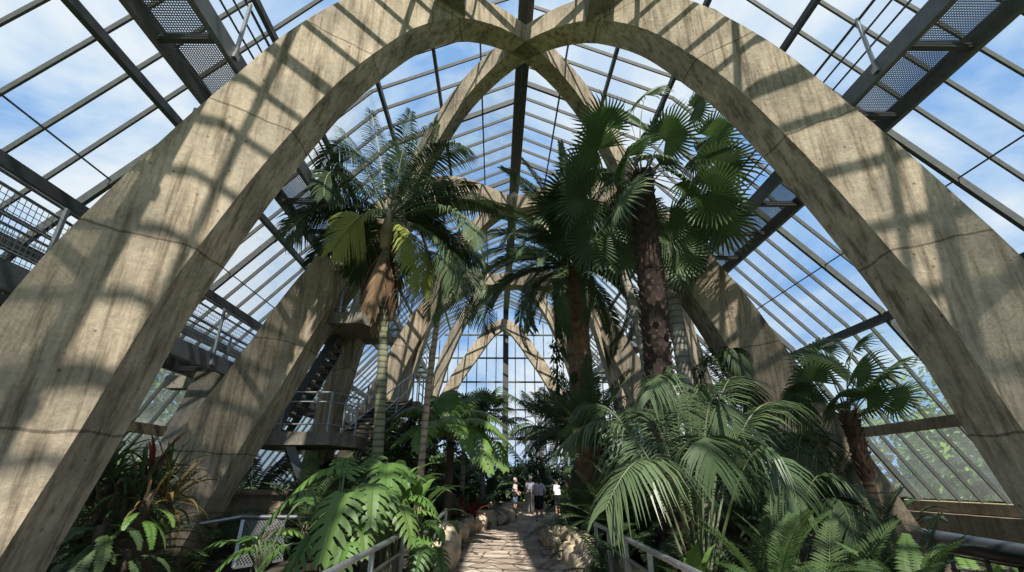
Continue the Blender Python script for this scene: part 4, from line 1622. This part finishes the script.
# foreground right: cycads and ferns
rosette('cycad', 'bright green cycad with curled comb-like fronds at the bottom right', 'cycad', B2(752, 5.5, .3), CYC_B, 17, .72, lname='frond', stem=.45)
rosette('cycad', 'dark cycad with stiff arching fronds behind the bright one, bottom right', 'cycad', B2(800, 6.4, -.2), CYC, 22, 1.0, stem=.3)
rosette('fern', 'grey-green fern in front of the black pipe', 'fern', B2(882, 6.0, .2), FERN_M, 18, .85, stem=.3)
rosette('fern', 'dark fern at the very bottom, between the cycads and the pipe', 'fern', B2(846, 5.4, .45), FERN_D, 18, .8)
rosette('broadleaf_plant', 'upright bright green leaves behind the right railing', 'plant', B2(683, 6.4, .35), BAN_B, 8, .85, lname='leaf', stem=.15)
rosette('broadleaf_plant', 'low pale-leaved plant at the foot of the right railing', 'plant', B2(650, 7.2, .1), PHIL_B, 12, .6, lname='leaf')
rosette('broadleaf_plant', 'small lit leafy plant under the right railing end', 'plant', B2(625, 8.6, .1), PHIL, 12, .7, lname='leaf')
rosette('fern', 'dark fern in the shade right behind the railing mesh', 'fern', B2(608, 9.4, .2), FERN_D, 16, .9)
rosette('fern', 'dark fern under the lit kentia frond', 'fern', B2(640, 8.4, .1), FERN_D, 16, 1.0)
rosette('cycad', 'dark cycad below the drooping right kentia frond', 'cycad', B2(740, 7.4, -.1), CYC, 18, 1.0, stem=.4)
rosette('cycad', 'dark cycad at the foot of the small fan palm', 'cycad', B2(842, 8.2, 0), CYC, 18, 1.0, stem=.3)
rosette('broadleaf_plant', 'dark broad-leaved plant beside the black pipe', 'plant', B2(915, 7.4, -.2), PHIL_D, 16, 1.0, lname='leaf')
for k, (px, Y) in enumerate(((950, 10.5), (985, 10.2), (1015, 9.8), (1040, 10.6), (965, 12))):
    rosette('fern', 'bright fern glimpsed under the black pipe by the right wall', 'fern', B2(px, Y, -.2), FERN_B, 14, .9, 'ferns under the pipe')
# left of the right kentia, along the path
rosette('fern', 'spreading green clump overhanging the right edging stones', 'fern', B2(566, 12.2), STR_M, 26, .95, lname='leaf')
rosette('fern', 'dark fern just behind the right edging stones', 'fern', B2(585, 11.4), FERN_D, 16, .8)
rosette('broadleaf_plant', 'leafy plant before the right-hand visitor', 'plant', B2(572, 20.0), PHIL, 16, .6, lname='leaf')
rosette('broadleaf_plant', 'dark leafy plant at the bend of the path, right', 'plant', B2(582, 17), PHIL_D, 18, .9, lname='leaf')
# left bed, near the path
rosette('broadleaf_plant', 'bright lance-leaved plant between monstera and railing', 'plant', B2(418, 9.4, .4), PHIL_B, 20, 1.15, lname='leaf', stem=.7)
rosette('broadleaf_plant', 'bright lance-leaved plant behind the monstera by the pink trunk', 'plant', B2(400, 10.4, .4), PHIL_B, 18, 1.2, lname='leaf', stem=.9)
rosette('bromeliad', 'dark red bromeliad left of the path', 'bromeliad', B2(459, 16.0, G + .25), STR_R, 18, 1.1, lname='leaf', stem=.45)
rosette('bromeliad', 'red-brown bromeliad clump above the left edging rocks', 'bromeliad', B2(474, 17.0, G + .25), STR_R, 20, 1.2, lname='leaf', stem=.3)
rosette('broadleaf_plant', 'large pale banana-like leaves beside the left visitor', 'plant', B2(487, 22.5), BAN, 9, 1.1, lname='leaf', stem=.3)
rosette('fern', 'ferny clump over the left boulders', 'fern', B2(440, 13.2), FERN_M, 18, .8)
rosette('fern', 'dark fern behind the left boulders', 'fern', B2(470, 19), FERN_D, 18, 1.0)
rosette('broadleaf_plant', 'leafy plant with small white flowers near the left bend of the path', 'plant', B2(485, 20.5), PHIL, 16, .9, lname='leaf')

# epiphyte column on the left, between the two legs
mb = MB()
mb.tube([at(118, 590, 7.9), at(124, 540, 7.9), at(130, 505, 7.8), at(136, 478, 7.8)], [.40, .32, .27, .16], 12)
o = mb.build('tree_stump', 'bark', None, True)
tag(o, 'dark mossy stump carrying the epiphytes between the left legs', 'stump')
ep = [('bromeliad', 'olive bromeliad rosette at the top of the left stump', 108, 462, 7.7, STR_D, 18, 1.1),
      ('bromeliad', 'bronze bromeliad leaning out at the right of the left stump', 168, 498, 7.4, STR_Z, 20, 1.0),
      ('bromeliad', 'green bromeliad at the heart of the epiphyte cluster', 138, 492, 7.2, STR_D, 20, 1.0),
      ('bromeliad', 'yellow-brown bromeliad at the left of the epiphyte cluster', 100, 512, 7.1, STR_Z, 16, .85),
      ('bromeliad', 'reddish bromeliad on the upper right of the stump', 152, 472, 7.6, STR_R, 16, 1.2),
      ('bromeliad', 'dark strap-leaved epiphyte near the near left leg', 92, 490, 7.3, STR_D, 18, .9),
      ('bromeliad', 'dark strap-leaved epiphyte hanging mid stump', 122, 520, 7.1, STR_D, 18, .9),
      ('bromeliad', 'dark strap-leaved epiphyte on the right flank of the stump, low down', 158, 530, 7.3, STR_D, 18, .8),
      ('bromeliad', 'tan-green bromeliad directly over the bright hanging fern', 148, 500, 6.9, STR_Z, 16, .6),
      ('bromeliad', 'dark green rosette tucked against the near left leg', 112, 480, 7.2, STR_D, 20, .9),
      ('bromeliad', 'pale green rosette between the red and bronze bromeliads', 166, 478, 7.5, STR_M, 18, .8)]
for nme, lab, px, py, Y, ms, n, sc in ep:
    rosette(nme, lab, 'bromeliad', P2(px, py, Y), ms, n, sc, lname='leaf')
HANG_B = frond_set('hangb', .8, 20, .12, .040, 'leaf_bright', [20, -5, -35], fall=85, fwd=.25, vee=.05, droop=.15, start=.08, rr=.008)
HANG_M = frond_set('hangm', .85, 22, .15, .045, 'leaf_deep', [20, -5, -35], fall=85, fwd=.25, vee=.05, droop=.15, start=.08, rr=.008)
for lab, px, py, Y, ms, n, sc in (('bright fern hanging low in the middle of the epiphyte cluster', 143, 512, 6.9, HANG_B, 9, .62),
                                  ('broad green fern hanging by the foot of the near left leg', 100, 532, 6.7, HANG_M, 11, .8),
                                  ('fern hanging at the lower left beside the near leg', 84, 556, 6.7, HANG_M, 9, .6),
                                  ('dark fern in the shadow below the epiphytes', 128, 556, 6.9, HANG_M, 10, .6)):
    root = rosette('fern', lab, 'fern', P2(px, py, Y), ms, n, sc, lname='frond')
# shrubs: a mass of small leaves on twigs


def shrub(name, label, loc, rx, ry, rz_, n, ll, m, group=None, cat='shrub', seed=0, trunk=None):
    root = thing(name, label, cat, loc, 0, group)
    r_ = random.Random(seed)
    mb = MB()
    for i in range(n):
        u = Vector((r_.gauss(0, 1), r_.gauss(0, 1), r_.gauss(0, 1))).normalized() * r_.uniform(.45, 1.0) ** .5
        k = 1 + .35 * mnoise.noise(u * 2.3 + Vector((seed, 0, 0)))
        p = Vector((u.x * rx * k, u.y * ry * k, rz_ + u.z * rz_ * k))
        az = math.atan2(u.y, u.x) + r_.uniform(-.9, .9)
        el = r_.uniform(-.9, .6)
        d = Vector((math.cos(az) * math.cos(el), math.sin(az) * math.cos(el), math.sin(el)))
        sd = d.cross(Vector((r_.uniform(-.5, .5), r_.uniform(-.5, .5), 1))).normalized()
        l = ll * r_.uniform(.7, 1.2)
        mb.add([p, p + d * l * .45 + sd * l * .24, p + d * l + Vector((0, 0, -.1 * l)), p + d * l * .45 - sd * l * .24], [(0, 1, 2, 3)])
    mb.build('foliage', m, root)
    mb = MB()
    for k in range(5):
        az = k * GA
        tr = trunk or .03
        mb.tube([(0, 0, -.2), (rx * .2 * math.cos(az), ry * .2 * math.sin(az), rz_ * .8), (rx * .5 * math.cos(az), ry * .5 * math.sin(az), rz_ * 1.5)], [tr, tr * .7, tr * .3], 5)
    mb.build('branch', 'bark', root)
    return root


# dense planting: species mixed over the beds, largest at the back
rg = random.Random(21)
spec = [('kentia_palm', KEN, 13, 'frond', 1.0, .25), ('kentia_palm', KEN_D, 13, 'frond', 1.1, .3), ('cycad', CYC, 20, 'frond', 1.1, .6), ('fern', FERN_M, 18, 'frond', 1.2, .4),
        ('fern', FERN_D, 18, 'frond', 1.2, .5), ('broadleaf_plant', BAN, 9, 'leaf', 1.3, .6), ('broadleaf_plant', PHIL, 18, 'leaf', 1.2, .5), ('broadleaf_plant', PHIL_D, 18, 'leaf', 1.3, .4),
        ('fan_palm', FAN_D, 12, 'fan_leaf', 1.0, 1.2), ('fan_palm', FAN_M, 12, 'fan_leaf', 1.0, 1.4)]
catn = {'kentia_palm': 'palm', 'cycad': 'cycad', 'fern': 'fern', 'broadleaf_plant': 'plant', 'fan_palm': 'palm'}
words = {'kentia_palm': 'feathery young palm', 'cycad': 'dark cycad', 'fern': 'leafy fern', 'broadleaf_plant': 'broad-leaved plant', 'fan_palm': 'young fan palm'}
zones = [('far left bed beyond the tree fern', -1, 15.5, 23, 1.0, 5.0, 15), ('far left bed by the end window', -1, 23.5, 31.5, .5, 6, 11),
         ('left bed under the stair landings', -1, 8.6, 15, 4.6, 9.5, 14),
         ('right bed behind the date palm trunk', 1, 15.5, 23, 1.6, 6, 16), ('far right bed by the end window', 1, 23.5, 31.5, 2.6, 7, 10), ('right bed under the tall fan palm', 1, 9.8, 15, 2.0, 6.6, 15),
         ('strip of bed along the right glass wall', 1, 13.5, 23, 7.4, 11, 9)]
cnt = 0
for zn, sg, ya, yb, xa, xb, n in zones:
    for k in range(n):
        y = ya + (yb - ya) * ((k + .5) / n) + rg.uniform(-.4, .4)
        e = pedge(min(max(y, 9.7), 28.9))
        x = (e[0] - .95 - rg.random() * (xb - xa)) if sg < 0 else (e[1] + 1.0 + rg.random() * (xb - xa))
        if xa > 4:
            x = sg * rg.uniform(xa, xb)
        nm, ms, nn, ln, sc, st = spec[(cnt * 7 + k * 3) % len(spec)]
        cnt += 1
        reach = 2.0 * (1.25 if y > 20 else 1)
        lo, hi = -.6, -.4 + .13 * y
        near_path = (lo - reach < x < hi + reach and y < 29) or abs(x - (e[0] if sg < 0 else e[1])) < 2.2
        if near_path and nm in ('kentia_palm', 'fan_palm'):
            nm, ms, nn, ln, sc, st = spec[(4, 6, 7)[k % 3]]
            sc, st = sc * .75, st * .6
        big = 1 + .25 * max(0, (y - 15) / 10)
        nm2 = nm
        rosette(nm2, '%s crowded into the %s' % (words[nm], zn), catn[nm], (x, y, G), ms, nn, sc * big * rg.uniform(.8, 1.1), '%s in the %s' % (words[nm], zn), stem=st * big * rg.uniform(.6, 1.2),
                lname=ln, pitchmode=(nm == 'fan_palm'))

# named mid-distance palms
rosette('fan_palm', 'fan palm silhouetted before the left half of the end window', 'palm', B2(482, 20.5), FAN_M, 16, 1.25, stem=4.1, stem_m='trunk_grey', lname='fan_leaf', pitchmode=True)
rosette('fan_palm', 'dark fan palm left of the end window, behind the tree fern', 'palm', B2(462, 18.5), FAN_D, 16, 1.2, stem=3.6, stem_m='trunk_grey', lname='fan_leaf', pitchmode=True)
rosette('fan_palm', 'pale-tipped fan palm behind the slim pink trunk', 'palm', B2(446, 17.5), FAN_M, 14, 1.2, stem=3.3, stem_m='trunk_grey', lname='fan_leaf', pitchmode=True)
rosette('kentia_palm', 'feather palm right of the end window, its fronds lit', 'palm', B2(541, 30.0), KEN, 15, 1.35, stem=4.6)
rosette('kentia_palm', 'tall feather palm before the right edge of the end window', 'palm', B2(566, 25), KEN_D, 15, 1.3, stem=3.6)
rosette('cycad', 'large dark cycad crowning the bed below the date palm trunk', 'cycad', B2(596, 13.6), CYC, 30, 1.5, stem=2.6)
rosette('cycad', 'large dark cycad just left of the date palm trunk', 'cycad', B2(573, 15.6), CYC, 28, 1.3, stem=2.9)
rosette('kentia_palm', 'pale weeping feather palm left of the lit kentia frond', 'palm', B2(582, 17.5), KEN, 14, 1.0, stem=2.9)
rosette('kentia_palm', 'dark feather palm in shade at the end of the path', 'palm', B2(528, 31.5), KEN_D, 14, 1.3, stem=1.2)
rosette('broadleaf_plant', 'dark broad-leaved plant behind the visitors', 'plant', B2(518, 30.2), PHIL_D, 22, 1.8, stem=.9, lname='leaf')
rosette('broadleaf_plant', 'dark broad-leaved plant behind the low stone wall, right', 'plant', B2(540, 30.5), PHIL_D, 22, 2.0, stem=.8, lname='leaf')
rosette('kentia_palm', 'feather palm in the gap under the lower left landing', 'palm', B2(255, 13.5), KEN, 12, .8, stem=.9)
rosette('kentia_palm', 'dark feather palm between the landing and the third left leg', 'palm', B2(385, 15.5), KEN_D, 14, 1.1, stem=1.6)
# hanging column of leaves in front of the end window, right
mb = MB()
t = thing('hanging_vine', 'dark vine hanging beside the end window, left of the date palm', 'vine', at(556, 340, 18))
r_ = random.Random(2)
for k in range(260):
    z = -r_.random() * 4.2
    a = r_.uniform(0, 2 * PI)
    rr_ = .28 * r_.random() ** .5
    p = Vector((rr_ * math.cos(a), rr_ * math.sin(a), z))
    d = Vector((math.cos(a) * .5, math.sin(a) * .5, -.8))
    sd = Vector((-math.sin(a), math.cos(a), 0))
    mb.add([p, p + d * .12 + sd * .06, p + d * .26, p + d * .12 - sd * .06], [(0, 1, 2, 3)])
mb.build('foliage', 'leaf_dark', t)
mb = MB()
mb.tube([(0, 0, 3.5), (0, 0, -4.2)], [.02, .03], 6)
mb.build('stem', 'bark', t)

# bushes against the left glass wall seen between the legs
for k, (px, Y, h, w) in enumerate(((110, 11, 1.0, 1.2), (150, 12.5, 1.0, 1.2), (175, 10.6, .8, 1.0))):
    b = B2(px, Y, .0)
    shrub('shrub', ['leafy green shrub by the left wall, next to the near leg', 'leafy green shrub by the left wall, midway between the legs', 'leafy green shrub by the left wall, next to the buttress'][k],
          b, w, w, h * 1.3, 1100, .17, 'leaf_bright', seed=k)
# trees and bushes outside
k = 0
for s_, spots in ((1, ((19, 8.5, 3.1), (19.5, 13.5, 3.2), (20, 19, 3.3), (16.5, 8, 1.8), (18, 11.5, 2.2), (17, 14.5, 1.7), (20, 17, 2.4), (17.5, 19.5, 1.8), (22, 22, 2.4), (19, 25.5, 2.0), (24, 13, 2.8), (26, 19, 3.0), (16.5, 5, 1.6), (22, 8, 2.4), (30, 28, 3.4))),
                  (-1, ((16.5, 17.5, 3.0), (17, 21.5, 3.2), (18, 26, 3.3), (15, 10, 1.7), (15.2, 13.5, 1.8), (16, 8.5, 1.9), (17.5, 12, 2.1), (16.8, 15.5, 1.8), (19, 19, 2.3), (21, 10, 2.6), (22, 15, 2.7), (18, 23, 2.2), (24, 24, 2.8), (16, 5, 1.6)))):
    for x, y, h in spots:
        side = 'right' if s_ > 0 else 'left'
        shrub('tree', 'sunlit green tree seen blurred outside the %s glass wall' % side, (s_ * x * 1.04, y, 0), h * 1.35, h * 1.35, h * 1.35, 3200, .42, 'leaf_outside', 'trees outside the %s glass' % side, 'tree', k, .14)
        k += 1

for k, (x, y) in enumerate(((-5.5, 32.9), (-3.4, 33.1), (-1.3, 33.0), (.9, 33.1), (3.0, 32.9), (5.2, 33.0), (-.2, 31.8), (2.4, 32.2))):
    shrub('shrub', 'dense dark shrub closing the view below the end window', (x, y, G), 1.3, .8, 1.5 if k < 6 else 1.2, 1100, .32, 'leaf_deep', 'shrubs below the end window', 'shrub', 40 + k)

for k, (x, y) in enumerate(((-3.2, 25), (-4.6, 27.5), (-6.5, 24), (-2.6, 30.5), (-8.5, 27), (-6.0, 30.5), (-4.0, 21.5), (5.0, 25), (6.8, 28), (4.6, 30.5), (8.5, 24), (5.6, 21.5))):
    shrub('shrub', 'dense green shrub backing the planting bed %s of the far path' % ('left' if x < 0 else 'right'), (x, y, G), 1.4, 1.2, 1.5, 1200, .30, 'leaf_deep' if k % 3 else 'leaf_mid',
          'shrubs backing the %s bed' % ('left' if x < 0 else 'right'), 'shrub', 60 + k)
rosette('cycad', 'dark cycad hiding the foot of the small fan palm, by the pipe end', 'cycad', B2(890, 7.6, -.1), CYC, 22, .8, stem=.35)

for k, (x, y) in enumerate(((-3.6, 22.6), (-5.0, 20), (-5.6, 25.5), (4.4, 22.8), (5.2, 27))):
    shrub('shrub', 'tall dark leafy shrub rising before the end wall, %s side' % ('left' if x < 0 else 'right'), (x, y, G), 1.2, 1.1, 2.15, 1700, .30, 'leaf_deep',
          'tall shrubs on the %s side' % ('left' if x < 0 else 'right'), 'shrub', 80 + k)
# ------------------------------------------------------------------ visitors
def remesh(o, vox, sm=2):
    m = o.modifiers.new('remesh', 'REMESH')
    m.mode = 'VOXEL'
    m.voxel_size = vox
    m.use_smooth_shade = True
    s = o.modifiers.new('smooth', 'SMOOTH')
    s.factor = .5
    s.iterations = sm
    return o


def person(label, loc, rz, H, arms, legs, top, bottom, bottom_kind, hair, hair_len=.0, head_turn=0.0, extra=None, female=False):
    """facing +X before turning; arms: (elbow, wrist) for left (+Y) and right; legs: (knee, ankle)"""
    k = H / 1.72
    t = thing('person', label, 'person', loc, rz, 'visitors on the path')
    V = lambda x, y, z: Vector((x, y, z)) * k
    b = MB()
    hw, sw = (.105, .175) if not female else (.115, .155)
    # trunk
    b.capsule(V(0, 0, .93), V(0, 0, 1.12), .135 * k, .125 * k, 14)
    b.capsule(V(0, .05, 1.12), V(0.01, .06, 1.32), .115 * k, .105 * k, 14)
    b.capsule(V(0, -.05, 1.12), V(0.01, -.06, 1.32), .115 * k, .105 * k, 14)
    b.capsule(V(0, sw - .03, 1.395), V(0, -sw + .03, 1.395), .062 * k, .062 * k, 12)
    b.capsule(V(0, 0, 1.38), V(.02, 0, 1.52), .058 * k, .052 * k, 12)
    # head: skull, jaw, nose, brow, ears
    T = Matrix.Rotation(head_turn, 4, 'Z')
    hd = lambda x, y, z: Vector(T @ Vector((x, y, 0))) * k + Vector((0.02 * k, 0, (1.60 + z) * k))
    b.ball(hd(-.008, 0, .03), (.098 * k, .078 * k, .108 * k), 16)
    b.capsule(hd(.035, 0, -.045), hd(.05, 0, -.065), .055 * k, .045 * k, 12)
    b.capsule(hd(.085, 0, .03), hd(.108, 0, -.005), .010 * k, .015 * k, 8)
    b.capsule(hd(.078, .035, .042), hd(.078, -.035, .042), .014 * k, .014 * k, 8)
    for s_ in (-1, 1):
        b.ball(hd(.0, .08 * s_, .005), (.02 * k, .012 * k, .032 * k), 8)
    b.capsule(hd(.088, .02, -.045), hd(.088, -.02, -.045), .010 * k, .010 * k, 8)
    hands = []
    for s_, (el, wr) in zip((1, -1), arms):
        sh = V(0, s_ * sw, 1.385)
        el, wr = V(*el), V(*wr)
        b.capsule(sh, el, .052 * k, .040 * k, 12)
        b.capsule(el, wr, .040 * k, .027 * k, 12)
        d = (wr - el).normalized()
        sd = d.cross(Vector((0, s_, .2))).normalized()
        nn = sd.cross(d)
        pm = wr + d * .05 * k
        b.capsule(wr, pm + d * .02 * k, .024 * k, .03 * k, 10)
        for j, fl in enumerate((.062, .075, .07, .055)):
            f0 = pm + d * .035 * k + sd * ((j - 1.5) * .019 * k)
            f1 = f0 + (d * .8 + nn * .35 * -s_).normalized() * fl * .55 * k
            f2 = f1 + (d * .5 + nn * .8 * -s_).normalized() * fl * .5 * k
            b.capsule(f0, f1, .0095 * k, .009 * k, 8)
            b.capsule(f1, f2, .009 * k, .008 * k, 8)
        th = pm + sd * (-.03 * k)
        b.capsule(th - d * .02 * k, th + (d * .6 - sd * .7).normalized() * .05 * k, .012 * k, .010 * k, 8)
    for s_, (kn, an) in zip((1, -1), legs):
        hp = V(0, s_ * hw * .85, .92)
        kn, an = V(*kn), V(*an)
        b.capsule(hp, kn, .088 * k, .058 * k, 14)
        b.capsule(kn, kn.lerp(an, .35), .056 * k, .056 * k, 12)
        b.capsule(kn.lerp(an, .35), an, .056 * k, .036 * k, 12)
        b.capsule(an + V(-.03, 0, -.045), an + V(.13, 0, -.06), .034 * k, .026 * k, 10)
    body = remesh(b.build('body', 'skin', t, True), .0105)
    # shirt
    c = MB()
    c.capsule(V(0, .05, .98), V(.01, .055, 1.30), .135 * k, .125 * k, 14)
    c.capsule(V(0, -.05, .98), V(.01, -.055, 1.30), .135 * k, .125 * k, 14)
    c.capsule(V(0, sw - .02, 1.39), V(0, -sw + .02, 1.39), .074 * k, .074 * k, 12)
    for s_, (el, wr) in zip((1, -1), arms):
        sh, el = V(0, s_ * sw, 1.385), V(*el)
        c.capsule(sh, sh.lerp(el, .75), .070 * k, .060 * k, 12)
    remesh(c.build('shirt', top, t, True), .015, 3)
    c = MB()
    lt = {'shorts': .85, 'trousers': .93, 'skirt': .9}[bottom_kind]
    c.capsule(V(0, .05, .95), V(0, -.05, .95), .142 * k, .142 * k, 14)
    for s_, (kn, an) in zip((1, -1), legs):
        hp, kn, an = V(0, s_ * hw * .85, .92), V(*kn), V(*an)
        if bottom_kind == 'trousers':
            c.capsule(hp, kn, .105 * k, .078 * k, 14)
            c.capsule(kn, kn.lerp(an, .97), .078 * k, .062 * k, 12)
        else:
            c.capsule(hp, hp.lerp(kn, lt), .108 * k, .095 * k, 14)
    if bottom_kind == 'skirt':
        c.capsule(V(0, 0, .92), V(.01, 0, .60), .15 * k, .16 * k, 16)
    remesh(c.build({'shorts': 'shorts', 'trousers': 'trousers', 'skirt': 'skirt'}[bottom_kind], bottom, t, True), .015, 3)
    # hair
    c = MB()
    c.ball(hd(-.025, 0, .052), (.098 * k, .088 * k, .098 * k), 14)
    if hair_len:
        c.capsule(hd(-.06, 0, .03), hd(-.075, 0, -hair_len), .07 * k, .05 * k, 12)
    remesh(c.build('hair', hair, t, True), .014, 2)
    for s_, (kn, an) in zip((1, -1), legs):
        an = V(*an)
        c = MB()
        c.capsule(an + V(-.035, 0, -.055), an + V(.145, 0, -.062), .042 * k, .034 * k, 10)
        remesh(c.build('shoe', 'shoe', t, True), .013, 1)
    if extra:
        extra(t, V)
    return t


def bag(t, V):
    c = MB()
    c.tube([V(.13, -.02, 1.05), V(.145, .05, 1.25), V(.08, .16, 1.42), V(-.06, .12, 1.44), V(-.15, 0, 1.2), V(-.14, -.14, 1.0)], .014, 8)
    c.build('bag_strap', 'cloth_black', t)
    c = MB()
    c.box(V(.02, -.21, .95), (.22, .08, .2))
    o = c.build('shoulder_bag', 'cloth_black', t)
    m = o.modifiers.new('bevel', 'BEVEL')
    m.width = .025
    m.segments = 3


zp = G + .04
st = (((.02, .095, .49), (0, .10, .085)), ((-.01, -.095, .49), (-.02, -.10, .085)))
p = gnd(516.5, 513, zp)
s = 27.0 / p.y
pl = lambda px, Y: Vector((at(px, 500, Y).x, Y, zp))
person('person with white hair in a pink shirt and blue knee-length shorts, leftmost visitor', pl(515.0, 26.6), R(-15), 1.66,
       (((.03, .20, 1.12), (.20, .12, 1.02)), ((.02, -.21, 1.12), (.16, -.16, .98))), st, 'cloth_pink', 'cloth_denim', 'shorts', 'hair_white', 0.02, -.3, bag, True)
person('person with short white hair in a pale shirt and grey trousers, back turned', pl(530.5, 26.2), R(75), 1.72,
       (((.0, .22, 1.12), (.12, .16, 1.0)), ((.0, -.22, 1.12), (.10, -.18, .98))), st, 'cloth_lavender', 'cloth_grey', 'trousers', 'hair_white', 0, .3)
person('person with dark hair in a lilac top and black skirt, hand on hip', pl(539.0, 21.4), R(80), 1.68,
       (((.0, .24, 1.14), (.10, .13, 1.0)), ((-.04, -.30, 1.14), (.02, -.16, 1.02))), st, 'cloth_lavender', 'cloth_black', 'skirt', 'hair_dark', .12, .2, None, True)
person('person with brown hair in a white shirt and black shorts, apart on the right', pl(557.5, 24.4), R(130), 1.58,
       (((.02, .20, 1.12), (.18, .14, 1.02)), ((.02, -.20, 1.12), (.10, -.17, .95))), st, 'cloth_white', 'cloth_black', 'shorts', 'hair_brown', .0, .2)
# ------------------------------------------------------------------ daylight
sun = bpy.data.lights.new('sun', 'SUN')
sun.energy = 5.5
sun.angle = R(0.6)
sun.color = (1.0, 0.94, 0.84)
so = bpy.data.objects.new('sun', sun)
COL.objects.link(so)
d = Vector((-.10, .58, -.80)).normalized()
so.rotation_euler = d.to_track_quat('-Z', 'Y').to_euler()
so.location = (0, -20, 40)

w = bpy.data.worlds.new('world')
S.world = w
w.use_nodes = True
nt = w.node_tree
ns, L = nt.nodes, nt.links
ns.clear()
out = ns.new('ShaderNodeOutputWorld')
bg = ns.new('ShaderNodeBackground')
tc = ns.new('ShaderNodeTexCoord')
mp = ns.new('ShaderNodeMapping')
mp.inputs['Scale'].default_value = (1.0, 1.0, 1.5)
mp.inputs['Location'].default_value = (2.2, -8.1, 5.7)
L.new(tc.outputs['Generated'], mp.inputs['Vector'])
n = ns.new('ShaderNodeTexNoise')
n.inputs['Scale'].default_value = 2.6
n.inputs['Detail'].default_value = 8
n.inputs['Roughness'].default_value = .55
n.inputs['Distortion'].default_value = .4
L.new(mp.outputs['Vector'], n.inputs['Vector'])
r = ramp(ns, [(.40, (.15, .28, .50)), (.50, (.32, .42, .55)), (.61, (.50, .54, .58))])
L.new(n.outputs['Fac'], r.inputs['Fac'])
L.new(r.outputs['Color'], bg.inputs['Color'])
bg.inputs['Strength'].default_value = 1.0
L.new(bg.outputs[0], out.inputs[0])

S.view_settings.view_transform = 'Standard'
S.view_settings.look = 'None'
S.view_settings.exposure = 0.75
S.view_settings.gamma = 1.0
S.view_settings.use_curve_mapping = False
S.cycles.max_bounces = 8
S.cycles.transparent_max_bounces = 24
S.cycles.use_denoising = True
S.cycles.sample_clamp_indirect = 4
